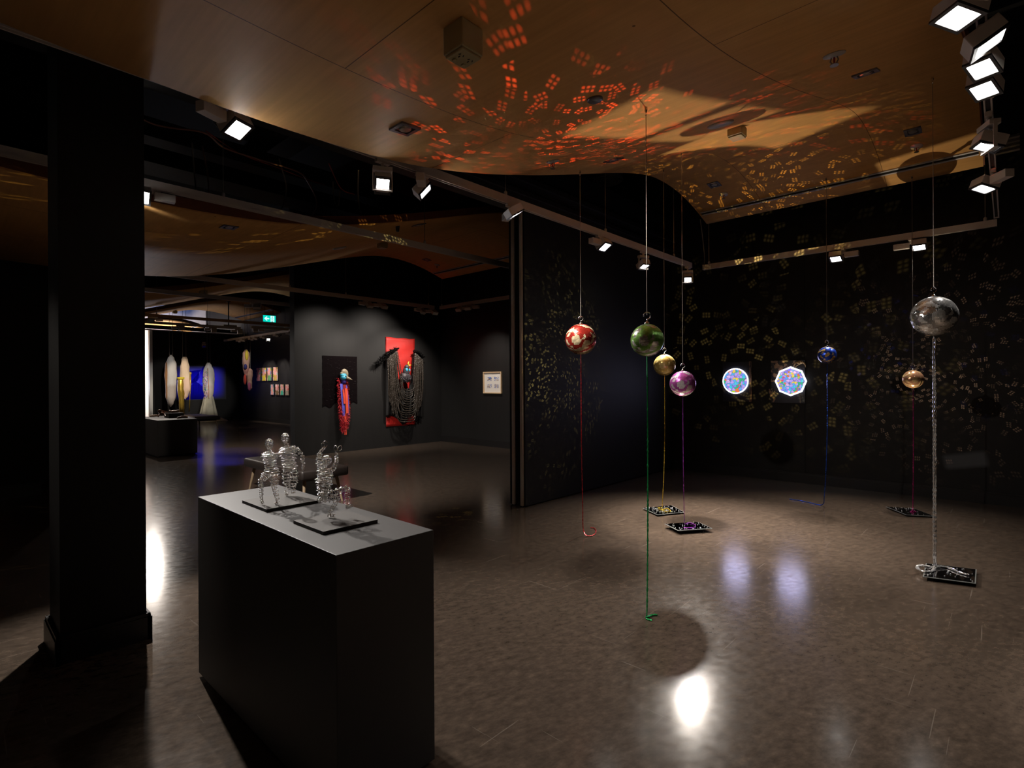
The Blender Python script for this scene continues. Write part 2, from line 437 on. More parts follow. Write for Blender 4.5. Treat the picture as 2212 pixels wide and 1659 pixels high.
struct(MB().bb(-6, 8.62, -4.7, -4.5, 0, H).build('wall_behind', M_WALLB))
struct(MB().bb(.985, 1.95, 10.6, 10.75, 0, H).build('wall_recess', M_WALLB))
def skirting(name, x0, x1, y0, y1, h=.15):
    b = MB().bb(x0, x1, y0, y1, 0, h - .025)
    ax = min(x1 - x0, y1 - y0)
    b.bb(x0 + (ax * .4 if x1 - x0 == ax else 0), x1, y0 + (ax * .4 if y1 - y0 == ax else 0), y1, h - .025, h)
    return struct(b.build(name, M_BASE))
skirting('baseboard_right', 8.597, 8.62, -4.5, 4.2)
skirting('baseboard_corner', 8.757, 8.78, 4.6, 10.6)
skirting('baseboard_gallery', 8.777, 8.8, 10.8, 24)
skirting('baseboard_left', -6, .985, 9.645, 9.67, .17)
# folding partition under its black header, with the two pale jamb seals on the near end
p = struct(MB().bb(4.80, 8.62, 4.24, 4.49, .012, 3.62).build('wall_partition', M_WALLB))
for x0, x1, y, nm in ((4.775, 4.8, 4.283, 'jamb_seal'), (4.775, 4.8, 4.418, 'jamb_seal')):
    tag(MB().bb(x0, x1, y - .018, y + .018, .014, 3.6).build(nm, M_STRIP, p), 'pale aluminium seal strip', None)
MB().bb(4.785, 4.8, 4.335, 4.37, .05, 3.6).build('end_groove', M_VOID, p)
hd = struct(MB().bb(-5, 8.62, 4.2, 4.53, 3.62, 4.25).bb(-5, 8.62, 4.16, 4.2, 3.86, 3.92).bb(-5, 8.62, 4.17, 4.2, 3.7, 3.75).build('trim_1', M_DUCT))
# square pillar
pl = struct(MB().bb(.455, .848, 3.74, 4.11, 0, H).build('column', M_WALLB))
b = MB()
for x0, x1, y0, y1 in ((.435, .868, 3.715, 3.74), (.435, .868, 4.11, 4.135), (.43, .455, 3.715, 4.135), (.848, .872, 3.715, 4.135)):
    b.bb(x0, x1, y0, y1, 0, .13); cx, cy = (x0 + x1) / 2, (y0 + y1) / 2
    b.bb(x0 + .006, x1 - .006, y0 + .006, y1 - .006, .13, .15)
b.build('column_baseboard', M_BASE, pl)
# header beam over the opening at the far end, with a pale lower lip
hb = struct(MB().bb(5.2, 8.8, 23.9, 24.02, 3.60, 3.74).build('trim_2', M_DUCT))
MB().bb(5.2, 8.8, 23.86, 23.9, 3.535, 3.575).build('beam_lip', M_WHITEP, hb)
# left jamb of the opening to the white room
struct(MB().bb(5.58, 5.67, 23.95, 24.15, 0, 3.55).build('trim_3', mat('white jamb paint', (.62, .62, .60), .5)))

# ------------------------------------------------------------------ the wavy plywood ceiling panels
PX = [-4, -2.5, -1, .2, .8, 1.3, 1.7, 2.225, 2.648, 3.313, 4.465, 5.466, 5.9, 6.38, 6.844, 7.2, 7.622]
PZ = [3.9, 3.6, 3.25, 3.07, 3.042, 3.034, 3.042, 3.076, 3.136, 3.282, 3.608, 3.901, 3.995, 4.023, 3.979, 3.902, 3.771]
def _spline():
    n = len(PX); h = [PX[i + 1] - PX[i] for i in range(n - 1)]
    al = [0] + [3 * ((PZ[i + 1] - PZ[i]) / h[i] - (PZ[i] - PZ[i - 1]) / h[i - 1]) for i in range(1, n - 1)] + [0]
    l = [1.0] * n; mu = [0.0] * n; z = [0.0] * n; c = [0.0] * n
    for i in range(1, n - 1):
        l[i] = 2 * (PX[i + 1] - PX[i - 1]) - h[i - 1] * mu[i - 1]; mu[i] = h[i] / l[i]; z[i] = (al[i] - h[i - 1] * z[i - 1]) / l[i]
    for j in range(n - 2, -1, -1): c[j] = z[j] - mu[j] * c[j + 1]
    return h, c
_h, _c = _spline()
def zc(x):
    i = 0
    while i < len(PX) - 2 and x > PX[i + 1]: i += 1
    d = x - PX[i]; bb = (PZ[i + 1] - PZ[i]) / _h[i] - _h[i] * (2 * _c[i] + _c[i + 1]) / 3; dd = (_c[i + 1] - _c[i]) / (3 * _h[i])
    return PZ[i] + bb * d + _c[i] * d * d + dd * d ** 3
def slope(x): return math.atan((zc(x + .01) - zc(x - .01)) / .02)
X1 = 7.622
M_SLOT = mat('slot frame aluminium', (.55, .55, .60), .35, .3)
def ceiling_panel(y0, y1, label):
    xs = [-4 + (X1 + 4) * i / 150 for i in range(151)]
    b = MB().sheet([[(x, y0, zc(x)) for x in xs], [(x, (y0 + y1) / 2, zc(x)) for x in xs], [(x, y1, zc(x)) for x in xs]], (0, 0, .012))
    o = b.build('ceiling_panel', M_PLY, None, True)
    for q in o.data.polygons:
        if abs(q.normal.z) < .5: q.use_smooth = False
    tag(o, label, 'ceiling panel', None, 'structure')
    e = MB()
    for yy in (y0, y1):
        e.sheet([[(x, yy - .012, zc(x) + .012) for x in xs], [(x, yy + .012, zc(x) + .012) for x in xs]], (0, 0, .09))
    e.build('edge_strip', M_EDGE, o)
    s = MB(); t = MB()
    a = slope(7.36); rot = Matrix.Rotation(-a, 3, 'Y')
    for dx in (-.03, .03): s.box((7.36 + dx, (y0 + y1) / 2, zc(7.36 + dx) - .004), (.022, y1 - y0 - .06, .014), rot)
    t.box((7.36, (y0 + y1) / 2, zc(7.36) - .001), (.04, y1 - y0 - .06, .006), rot)
    s.build('slot_frame', M_SLOT, o); t.build('slot_gap', M_VOID, o)
    return o
cp1 = ceiling_panel(.19, 3.2, 'wavy plywood ceiling panel hung over the mirror balls')
cp2 = ceiling_panel(5.33, 9.15, 'wavy plywood ceiling panel in front of the red wall hanging')
cp3 = ceiling_panel(11.35, 15.05, 'wavy plywood ceiling panel above the far grey plinth')
cp4 = ceiling_panel(17.25, 20.4, 'wavy plywood ceiling panel behind the green exit sign')
cp5 = ceiling_panel(24.3, 27.4, 'brightly lit wavy plywood panel beyond the black end wall')

struct(MB().bb(-6, 8.8, 20.6, 20.7, 4.12, H).build('trim_4', M_VOID))  # added black drop wall, keeps the gap between the panels dark
# fittings on the panels
def downlight(x, y, label, group):
    o = thing('recessed_downlight', label, 'ceiling light', (x, y, zc(x)), group)
    rot = Matrix.Rotation(-slope(x), 3, 'Y'); c = Vector((x, y, zc(x)))
    fr = MB()
    for a, b2, s1, s2 in ((-.058, 0, .024, .14), (.058, 0, .024, .14), (0, -.058, .14, .024), (0, .058, .14, .024)):
        fr.box(c + rot @ Vector((a, b2, -.004)), (s1, s2, .012), rot)
    fr.build('frame', M_GREYP, o)
    MB().box(c + rot @ Vector((0, 0, .0)), (.1, .1, .004), rot).build('recess', M_LENSOFF, o)
    MB().lathe([(.02, -.012), (.034, -.012), (.040, .0), (.02, .0)], c, 20, rot).build('lamp_ring', M_CABLE, o)
    return o
for x, y, l in ((1.964, 2.702, 'square recessed downlight near the low left edge of the front ceiling panel'),
                (4.173, .682, 'square recessed downlight near the sprinkler high above the floor spots'),
                (6.70, .698, 'square recessed downlight above the silver mirror ball cable'),
                (6.744, 2.733, 'square recessed downlight above the folded corner of the front ceiling panel'),
                (4.295, 2.684, 'square recessed downlight among the red reflections on the front panel')):
    downlight(x, y, l, 'downlights in the front ceiling panel')
for x, y, l in ((2.0, 5.682, 'square recessed downlight beside the black pillar in the second ceiling panel'),
                (4.318, 5.649, 'square recessed downlight in the orange end of the second ceiling panel'),
                (6.80, 8.64, 'square recessed downlight by the curved black gap of the second panel')):
    downlight(x, y, l, 'downlights in the second ceiling panel')
def sprinkler(x, y, label, group):
    c = Vector((x, y, zc(x))); rot = Matrix.Rotation(-slope(x), 3, 'Y')
    o = thing('fire_sprinkler', label, 'sprinkler', c, group)
    MB().lathe([(.055, .0), (.055, -.006), (.02, -.016)], c, 24, rot).build('escutcheon', M_WHITEP, o, True)
    fb = MB()
    for sgn in (-1, 1): fb.tube([c + Vector((0, sgn * .012, -.012)), c + Vector((0, sgn * .020, -.035)), c + Vector((0, sgn * .006, -.058))], .004, 6)
    fb.build('yoke', M_CABLE, o)
    MB().tube([c + Vector((0, 0, -.014)), c + Vector((0, 0, -.054))], .005, 8).build('bulb', M_RED_S, o)
    MB().lathe([(.022, -.058), (.022, -.062)], c, 16).build('deflector', M_CABLE, o)
for x, y, l in ((3.391, .701, 'fire sprinkler nearest the bright corner spotlights'), (7.013, .70, 'fire sprinkler beside the ball shadow on the panel end'),
                (7.036, 2.729, 'fire sprinkler next to the long slot at its inner end'), (3.498, 2.769, 'fire sprinkler at the black edge above the partition')):
    sprinkler(x, y, l, 'sprinklers in the front ceiling panel')
sprinkler(7.087, 8.67, 'fire sprinkler in the second ceiling panel near its slot', None)
def power_box(x, y, d, label):
    c = Vector((x, y, zc(x)))
    o = thing('power_outlet_box', label, 'outlet box', c)
    MB().bb(x - .062, x + .062, y - .062, y + .062, c.z - d, c.z).build('box_body', M_BEIGE, o, bevel=.006)
    z = c.z - d
    MB().bb(x - .055, x + .055, y - .055, y + .055, z - .012, z).build('outlet_plate', M_BEIGE, o, bevel=.004)
    if d < .1: return
    for sx in (-.026, .026):
        for k, a in ((-.010, .5), (.010, -.5)):
            MB().box((x + sx + k, y - .018, z - .0125), (.004, .011, .003), Matrix.Rotation(a, 3, 'Z')).build('pin_hole', M_BEZEL, o)
        MB().box((x + sx, y - .002, z - .0125), (.004, .011, .003)).build('pin_hole', M_BEZEL, o); MB().box((x + sx, y + .028, z - .014), (.014, .018, .008)).build('switch', M_BEIGE, o)
power_box(1.572, 1.737, .12, 'large beige double power outlet box on the plywood ceiling')
power_box(4.74, 1.72, .08, 'small beige power outlet box in the bright patch of the ceiling')
power_box(4.861, 7.306, .08, 'beige power outlet box under the second ceiling panel')
power_box(3.711, 11.95, .08, 'beige outlet box under the third panel over the plinth')
power_box(5.254, 19.6, .08, 'beige outlet box on the fourth panel near the hanging cloth forms')
def disc(name, x, y, r, label, cat, m):
    rot = Matrix.Rotation(-slope(x), 3, 'Y')
    o = MB().lathe([(r, .002), (r, -.010), (r * .8, -.018), (1e-4, -.020)], (x, y, zc(x)), 28, rot).build(name, m, None, True)
    tag(o, label, cat)
disc('ceiling_speaker', 4.268, 1.678, .10, 'white round speaker flush in the bright patch of the ceiling', 'speaker', M_WHITEP)
disc('smoke_detector', 2.589, 1.739, .045, 'small dark detector on the ceiling between red reflections', 'smoke detector', M_GREYP)
disc('ceiling_disc', 4.06, 7.21, .10, 'white round speaker flush in the second ceiling panel', 'speaker', M_WHITEP)

# round black air diffusers and ducts in the void above
def diffuser(x, y, z, r, label):
    o = thing('air_diffuser', label, 'air diffuser', (x, y, z), 'round diffusers in the black void')
    MB().lathe([(r, .10), (r, .0), (r * .92, -.02), (r * .80, .04)], (x, y, z), 40).build('outer_ring', M_DIFF, o, True)
    for k in (.72, .5, .3):
        MB().lathe([(r * k, .05), (r * k * 1.06, .0), (r * k * .95, -.012), (r * k * .82, .05)], (x, y, z), 36).build('cone_ring', M_DIFF, o, True)
    MB().lathe([(.12, .05), (.12, H - z - .001)], (x, y, z), 20).build('duct_collar', M_DUCT, o, True)
M_DIFF = mat('grey black diffuser', (.07, .07, .075), .4)
diffuser(2.63, 6.71, 4.6, .42, 'black round air diffuser behind the lit pillar spotlight')
diffuser(7.43, 4.75, 4.75, .24, 'black round air diffuser over the partition corner')
diffuser(5.2, 10.1, 4.5, .36, 'black round air diffuser above the cassowary hanging')
def duct(pts, wd, hg, label):
    a, c = Vector(pts[0]), Vector(pts[1]); d = c - a; m = (a + c) / 2
    rot = Matrix.Rotation(math.atan2(d.y, d.x), 3, 'Z')
    tag(MB().box(m, (d.length, wd, hg), rot).build('air_duct', M_DUCT), label, 'duct')
duct(((-3, 6.6, 4.15), (8.6, 6.6, 4.15)), .25, .2, 'black duct running over the middle bay')
duct(((-3, 7.9, 4.35), (8.6, 7.9, 4.35)), .5, .3, 'wide black duct over the second ceiling panel')
duct(((3.7, 4.6, H - .16), (3.7, 10, H - .16)), .35, .3, 'black cross duct near the hanging cables')
duct(((-1.2, 4.4, H - .13), (-1.2, 9.6, H - .13)), .3, .25, 'black cross duct left of the pillar')
duct(((7.9, 4.9, H - .13), (7.9, 10, H - .13)), .25, .25, 'black cross duct in the wall corner void')
# air grille high on the right wall
gr = thing('wall_grille', 'pale louvred air grille high on the black right wall', 'air grille', (8.62, .06, 4.17))
MB().bb(8.59, 8.62, -.11, .23, 4.16, 4.36).build('grille_back', M_VOID, gr)
for k in range(4): MB().box((8.585, .06, 4.185 + k * .05), (.03, .33, .04), Matrix.Rotation(.5, 3, 'Y')).build('louvre', mat('grille enamel', (.30, .28, .26), .5) if k == 0 else bpy.data.materials['grille enamel'], gr)
# loose cables in the void
def cable(pts, r, m, label, n=8):
    P = [Vector(p) for p in pts]; out = []
    for i in range(len(P) - 1):
        p0 = P[max(i - 1, 0)]; p1 = P[i]; p2 = P[i + 1]; p3 = P[min(i + 2, len(P) - 1)]
        for k in range(n):
            t = k / n
            out.append(.5 * ((2 * p1) + (p2 - p0) * t + (2 * p0 - 5 * p1 + 4 * p2 - p3) * t * t + (3 * p1 - p0 - 3 * p2 + p3) * t ** 3))
    out.append(P[-1])
    return tag(MB().tube(out, r, 6).build('loose_cable', m, None, True), label, 'cable', 'cables in the black void')
MC1 = mat('pinkish cable sheath', (.34, .16, .13), .5); MC2 = mat('grey cable sheath', (.38, .33, .28), .5); MC3 = mat('red cable sheath', (.45, .05, .04), .5)
cable([(.9, 5.5, 3.95), (1.37, 5.83, 3.92), (1.76, 5.64, 3.9), (2.0, 5.8, 3.88), (2.38, 5.89, 3.9), (2.8, 5.91, 3.9), (2.99, 6.02, 3.86), (3.19, 6.2, 3.7), (3.15, 6.3, 3.5)], .010, MC1, 'thick pinkish cable run sweeping across the void behind the pillar')
cable([(1.8, 5.7, 3.95), (2.2, 5.95, 3.93), (2.6, 5.96, 3.90), (3.0, 6.1, 3.92), (3.3, 6.2, 3.95)], .006, MC3, 'red cable run beside the thick pinkish cable')
cable([(1.9, 6.45, 4.1), (1.92, 6.45, 3.8), (1.95, 6.5, 3.6), (1.93, 6.5, 3.42)], .009, MC2, 'grey cable drooping above the middle track near the pillar')
cable([(2.0, 6.45, 4.1), (2.06, 6.47, 3.8), (2.09, 6.5, 3.55), (2.15, 6.5, 3.45)], .009, MC1, 'pinkish cable drooping next to the grey one by the pillar')
cable([(2.62, 5.95, 4.0), (2.72, 6.0, 3.75), (2.70, 6.0, 3.55), (2.66, 6.0, 3.45)], .008, MC2, 'grey cable loop under the air diffuser')
cable([(3.4, 5.6, 4.0), (3.6, 5.9, 3.65), (4.0, 6.2, 3.55), (4.4, 6.4, 3.62), (4.8, 6.8, 3.8)], .012, MC2, 'pale cable lying over the second ceiling panel edge')
cable([(3.0, 5.55, 3.95), (3.2, 5.65, 3.75), (3.35, 5.6, 3.7)], .006, MC3, 'red cable lying over the second ceiling panel edge')
cable([(3.35, 6.1, 3.98), (3.37, 6.1, 3.75), (3.42, 6.1, 3.70), (3.45, 6.1, 3.9)], .010, MC2, 'short pale cable hook at the end of the cable run')
cable([(4.6, 5.9, 4.2), (4.5, 5.9, 3.9), (4.2, 5.9, 3.72), (3.9, 5.9, 3.62)], .008, MC2, 'dark cable curving down behind the two white spotlights')
cable([(7.9, 3.42, 3.95), (7.93, 3.40, 3.7), (7.90, 3.36, 3.4), (7.80, 3.32, 3.25), (7.72, 3.3, 3.2)], .006, MC2, 'thin grey feed cable dropping to the end of the right track')
cable([(4.9, 4.6, 4.7), (5.6, 5.0, 4.72), (6.3, 5.3, 4.75)], .012, MC3, 'red pipe crossing the void over the partition')

# ------------------------------------------------------------------ lighting tracks
def track(a, c, label, rods=(), m=None):
    a, c = Vector(a), Vector(c); d = (c - a); L = d.length; u = d.normalized(); mid = (a + c) / 2
    o = thing('lighting_track', label, 'lighting track', a, None)
    rot = Matrix.Rotation(math.atan2(u.y, u.x), 3, 'Z'); z = Vector((0, 0, 1))
    b = MB().box(mid + z * .045, (L, .040, .05), rot)
    s = rot @ Vector((0, .016, 0))
    b.box(mid + z * .010 + s, (L, .008, .024), rot); b.box(mid + z * .010 - s, (L, .008, .024), rot)
    b.build('rail', m or M_RAIL, o)
    MB().box(mid + z * .014, (L - .02, .020, .01), rot).build('conductor_slot', M_BEZEL, o)
    for q in (a, c): MB().box(q + z * .034, (.018, .044, .072), rot).build('end_cap', M_WHITEP, o)
    for t, top in rods:
        q = a + u * t
        MB().tube([q + z * .07, Vector((q.x, q.y, top))], .004, 6).build('suspension_rod', M_CABLE, o)
        MB().lathe([(.016, .07), (.016, .10), (.006, .115)], q, 10).build('rod_clamp', M_WHITEP, o)
    return o
TZ = 3.13
track((-4, 3.36, TZ), (7.42, 3.36, TZ), 'long lighting track along the edge of the front ceiling panel', ((7.55, H), (9.2, H), (10.9, H)))
track((7.69, 3.28, TZ), (7.69, .095, TZ), 'lighting track in front of the right wall behind the mirror balls', ((.08, H), (3.1, H)))
track((-2, .085, TZ), (7.30, .085, TZ), 'lighting track running overhead at the right edge of the ceiling panel', ((6.0, H),))
track((-4, 5.25, TZ), (6.6, 5.25, TZ), 'lighting track crossing below the second ceiling panel edge', ((8.1, H), (5.8, H)))
track((1.5, 9.36, TZ), (7.55, 9.36, TZ), 'lighting track above the black woven and red hangings', ((3.9, H), (2.8, H), (5.9, H)))
track((7.69, 9.3, TZ), (7.69, 6.9, TZ), 'short lighting track in front of the small framed prints', ((.05, H), (2.3, H)))
track((1.5, 11.2, TZ), (7.4, 11.2, TZ), 'lighting track in front of the third ceiling panel', ((2.0, H),))
track((1.5, 15.25, TZ), (7.3, 15.25, TZ), 'tan lighting track at the back of the third ceiling panel', ((2.2, H), (5.0, H)), mat('tan track enamel', (.30, .20, .10), .4))
track((2.5, 17.03, TZ), (6.3, 17.03, TZ), 'lighting track in front of the fourth ceiling panel', ((2.9, H),))
track((6.38, 16.4, TZ), (7.48, 16.4, TZ), 'short bluish lighting track right of the projector', ((1.0, H),))
track((7.69, 22.4, TZ), (7.69, 16.4, TZ), 'lighting track in front of the wall of small paintings', ((2.0, H), (4.6, H)))

# ------------------------------------------------------------------ track spotlights
def spotlight(x, y, target, label, kind='box', lit=True, side=1, head=.14, power=0, group=None, drop=.13, **kw):
    z = TZ; c = Vector((x, y, z - drop)); n = (Vector(target) - c).normalized()
    o = thing('track_spotlight', label, 'spotlight', (x, y, z), group)
    f = frame_from(n); ax = f.col[0] * side        # ax is horizontal, square to the beam
    pan = Matrix.Rotation(math.atan2(ax.y, ax.x), 3, 'Z')
    MB().box((x, y, z - .012), (.11, .034, .028)).build('track_adapter', M_LAMP, o)
    hw = head / 2
    if kind == 'box':
        MB().tube([(x, y, z - .02), (x, y, c.z + .03)], .013, 10).build('stem', M_LAMP, o)
        MB().box(Vector((x, y, c.z + .012)) + ax * .085, (.15, .065, .062), pan).build('gear_box', M_LAMP, o, bevel=.003)
        hc = c - ax * (hw + .012)
    elif kind == 'inline':
        MB().tube([(x, y, z - .02), (x, y, c.z + .03)], .013, 10).build('stem', M_LAMP, o)
        MB().box((x + .085, y, c.z + .022), (.16, .065, .062)).build('gear_box', M_LAMP, o, bevel=.003)
        hc = c + Vector((-hw * .8, 0, -.02))
    else:
        MB().tube([(x, y, z - .02), (x, y, z - .055)], .012, 10).build('stem', M_LAMP, o)
        MB().box((x, y, z - .07), (.14, .06, .032), pan).build('gear_box', M_LAMP, o, bevel=.003)
        hc = Vector((x, y, z - drop - .085))
        for sg in (-1, 1): MB().box(Vector((x, y, z - .07 - .075)) + ax * (.068 * sg), (.007, .020, .15), pan).build('bracket_arm', M_LAMP, o)
        MB().box(Vector((x, y, z - .07 - .153)), (.143, .020, .006), pan).build('bracket_bar', M_LAMP, o)
        MB().tube([(x, y, z - .085), Vector((x, y, z - .12)) + ax * .012, hc + ax * -.03 + Vector((0, 0, .04)), hc - ax * .05 + n * -.02], .005, 6).build('lamp_cord', M_LAMP, o, True)
    e1, e2 = (f.col[0], f.col[1])
    MB().box(hc - n * .012, (head * (.82 if kind != 'box' else 1), head, .068), f).build('head', M_LAMP, o, bevel=.004)
    hd = [k for k in o.children if k.name.startswith('head')][-1]
    k = .82 if kind != 'box' else 1
    bz = MB()
    for a, b2, s1, s2 in ((-.44, 0, .11, 1), (.44, 0, .11, 1), (0, -.44, .8, .11), (0, .44, .8, .11)):
        bz.box(hc + n * .026 + e1 * (a * head * k) + e2 * (b2 * head), (s1 * head * k, s2 * head, .012), f)
    bz.build('bezel', M_BEZEL, hd)
    if kind == 'bracket':
        MB().box(hc + n * .0235 + e2 * (head * .10), (head * .76 * k, head * .54, .004), f).build('lens', M_LENS if lit else M_LENSOFF, hd)
        MB().box(hc + n * .0225 - e2 * (head * .28), (head * .76 * k, head * .22, .004), f).build('reflector', M_CABLE, hd)
    else: MB().box(hc + n * .0235, (head * .76 * k, head * .76, .004), f).build('lens', M_LENS if lit else M_LENSOFF, hd)
    if power:
        spot('lamp_light', hc + n * .05, target, power, parent=o, **kw)
    return o

G1 = 'spotlights on the front track'; G2 = 'spotlights on the right track'; G3 = 'spotlights on the overhead corner track'
WARM = (1, .90, .80)
spotlight(1.16, 3.36, (1.62, 2.2, .95), 'lit white spotlight just right of the black pillar, tilted towards the wire figures', 'box', True, -1, power=110, angle=62, col=(1, .95, .9), radius=.012, drop=.09, group=G1)
spotlight(2.24, 3.36, (1.0, 1.2, .3), 'lit white spotlight with open bracket facing the viewer, left of the tilted one', 'bracket', True, 1, power=30, angle=70, drop=.09, group=G1)
spotlight(2.60, 3.36, (4.2, 1.9, 1.1), 'white spotlight turned sideways next to the one in an open bracket', 'box', True, -1, power=240, angle=96, blend=1, col=WARM, drop=.09, group=G1)
spotlight(3.62, 3.36, (4.29, 3.03, 1.85), 'white spotlight at the near end of the black partition', 'box', True, 1, power=330, angle=30, col=WARM, drop=.09, group=G1)
spotlight(5.08, 3.36, (5.0, 1.7, .3), 'lit white spotlight on the front track between the red and green ball cables', 'box', True, -1, power=430, angle=60, blend=1, col=WARM, drop=.09, group=G1)
spotlight(6.06, 3.36, (5.6, 2.3, 0), 'lit white spotlight hanging straight above the green mirror ball', 'bracket', True, 1, power=1200, angle=56, blend=1, col=WARM, drop=.09, group=G1)
spotlight(7.33, 3.36, (5.2, 2.4, 0), 'lit white bracket spotlight at the far end of the front track', 'bracket', True, 1, power=800, angle=64, blend=1, radius=.065, col=WARM, drop=.09, group=G1)
spotlight(7.69, 1.50, (6.5, 1.50, 0), 'lit white spotlight on the right track nearest the blue mirror ball', 'box', True, 1, power=360, angle=64, blend=1, col=WARM, drop=.09, group=G2)
spotlight(7.69, .83, (6.6, .80, 0), 'lit white spotlight on the right track above the copper mirror ball', 'box', True, -1, power=230, angle=70, blend=1, col=WARM, drop=.09, group=G2)
# overhead corner track, seen from below at the right edge
spotlight(5.62, .085, (5.0, .9, .3), 'lit spotlight lowest of the bright corner stack, over the right track end', 'box', True, 1, power=150, angle=70, blend=1, drop=.09, group=G3)
spotlight(4.42, .085, (4.0, .9, .5), 'lit spotlight beside the pale wall grille, with a long upright arm', 'bracket', True, 1, power=100, angle=70, blend=1, drop=.09, group=G3)
spotlight(3.76, .085, (2.9, .35, .2), 'lit spotlight third from the bottom of the bright corner stack', 'inline', True, -1, power=38, angle=70, blend=1, drop=.09, group=G3)
spotlight(3.50, .085, (2.65, .35, .2), 'lit spotlight fourth from the bottom of the bright corner stack', 'inline', True, -1, power=38, angle=70, blend=1, drop=.09, group=G3)
spotlight(3.33, .085, (3.6, -1.7, .0), 'spotlight with its long white side turned to the viewer, second from the top', 'box', True, 1, power=1300, angle=66, blend=1, drop=.09, group=G3)
spotlight(2.87, .085, (2.3, .60, .3), 'lit spotlight cut by the top edge, uppermost of the corner stack', 'box', True, 1, power=38, angle=70, blend=1, drop=.09, group=G3)
# three more, outside the view; the last two added to brighten the ceiling
spotlight(-1.9, 5.25, (.45, 3.93, 1.3), 'white spotlight on the middle track left of the pillar, outside the view', 'box', True, 1, power=110, angle=26, blend=.8, col=WARM, drop=.07)
spotlight(1.55, .085, (1.6, -2.0, 0), 'added unseen spotlight above the viewpoint on the overhead corner track', 'box', True, 1, power=1900, angle=70, blend=1, col=WARM, drop=.09)
spotlight(-2.7, 3.36, (-2.3, 1.4, 0), 'added unseen spotlight at the near end of the front track, behind the viewpoint', 'box', True, 1, power=1500, angle=60, blend=1, col=WARM, drop=.09)
# the middle bays
spotlight(1.25, 5.25, (.95, 2.9, .5), 'white spotlight half hidden by the black pillar on the middle track', 'box', True, 1, power=620, angle=72, col=(1, .94, .88), radius=.028, drop=.07)
spotlight(.80, 5.25, (5.2, 7.5, 0), 'added spotlight hidden behind the black pillar on the middle track', 'box', True, 1, power=1500, angle=64, blend=1, col=(1, .92, .84), drop=.07)  # added out of sight to brighten the middle bay
GF = 'spotlights on the track above the hangings'
spotlight(5.83, 9.36, (5.6, 10.58, 2.0), 'white spotlight furthest left of the two pairs above the black woven mat', 'box', False, 1, power=95, angle=95, blend=1, col=WARM, drop=.08, group=GF)
spotlight(6.16, 9.36, (6.1, 10.58, 1.2), 'white spotlight second of the pair above the black woven mat', 'box', False, 1, power=170, angle=90, blend=1, col=WARM, drop=.08, group=GF)
spotlight(7.16, 9.36, (6.8, 10.58, 2.1), 'white spotlight first of the pair above the red hanging', 'box', False, 1, power=95, angle=95, blend=1, col=WARM, drop=.08, group=GF)
spotlight(7.47, 9.36, (7.5, 10.58, 1.4), 'white spotlight second of the pair above the red hanging, at the track end', 'box', False, 1, power=240, angle=90, blend=1, col=WARM, drop=.08, group=GF)
spotlight(7.69, 8.55, (8.78, 8.75, 1.45), 'white spotlight with a glint, left of the pair above the framed prints', 'box', False, -1, power=60, angle=80, blend=1, col=WARM, drop=.07)
spotlight(7.69, 8.25, (8.78, 8.6, 1.3), 'white spotlight right of the pair above the framed prints', 'box', False, -1, power=60, angle=80, blend=1, col=WARM, drop=.07)
spotlight(4.39, 11.2, (6.2, 13.6, 0), 'white spotlight hanging under the third ceiling panel left of the exit sign', 'box', False, 1, power=420, angle=80, blend=1, col=WARM, drop=.08)
spotlight(3.67, 15.25, (3.2, 13.0, .6), 'tan lit spotlight on the tan track at the pillar edge', 'box', False, 1, power=300, angle=100, blend=1, col=WARM, drop=.08)
GD = 'spotlights by the hanging cloth forms'
spotlight(4.65, 17.03, (5.9, 22.4, 1.7), 'beige spotlight above the grey hanging cloth form, seen from behind', 'box', False, 1, power=330, angle=20, col=(1, .95, .9), drop=.07, group=GD)
spotlight(5.48, 17.03, (6.35, 22.4, 1.5), 'beige spotlight between the second and third hanging cloth forms', 'box', False, 1, power=700, angle=20, col=(1, .86, .70), drop=.07, group=GD)
spotlight(6.20, 17.03, (7.35, 23.2, 1.3), 'beige spotlight beside the ceiling projector', 'box', False, 1, power=560, angle=20, col=(1, .95, .88), drop=.07, group=GD)
spotlight(6.58, 16.4, (6.9, 18.0, 1.9), 'beige spotlight at the start of the short bluish track', 'box', False, -1, power=60, angle=40, col=WARM, drop=.06, group=GD)
GE = 'spotlights along the wall of small paintings'
for i, (yy, lb) in enumerate(((20.9, 'grey spotlight at the far end of the row over the small paintings'), (20.5, 'grey spotlight second from the far end over the small paintings'),
        (19.75, 'grey spotlight third from the far end over the small paintings'), (19.4, 'grey spotlight fourth from the far end over the small paintings'), (18.75, 'grey spotlight just beyond the lit one over the small paintings'),
        (18.36, 'lit bracket spotlight in the row over the small paintings'), (17.7, 'grey spotlight just nearer than the lit one over the small paintings'), (16.75, 'grey spotlight nearest the black wall edge over the small paintings'))):
    lit = yy == 18.36
    spotlight(7.69, yy, ((8.79, yy + .3, 1.5) if not lit else (7.2, 16.6, 1.2)), lb, 'bracket' if lit else 'box', lit, 1, power=(0 if lit else (130 if i in (1, 3, 6) else 60)), angle=50, col=WARM, drop=.06, group=GE)

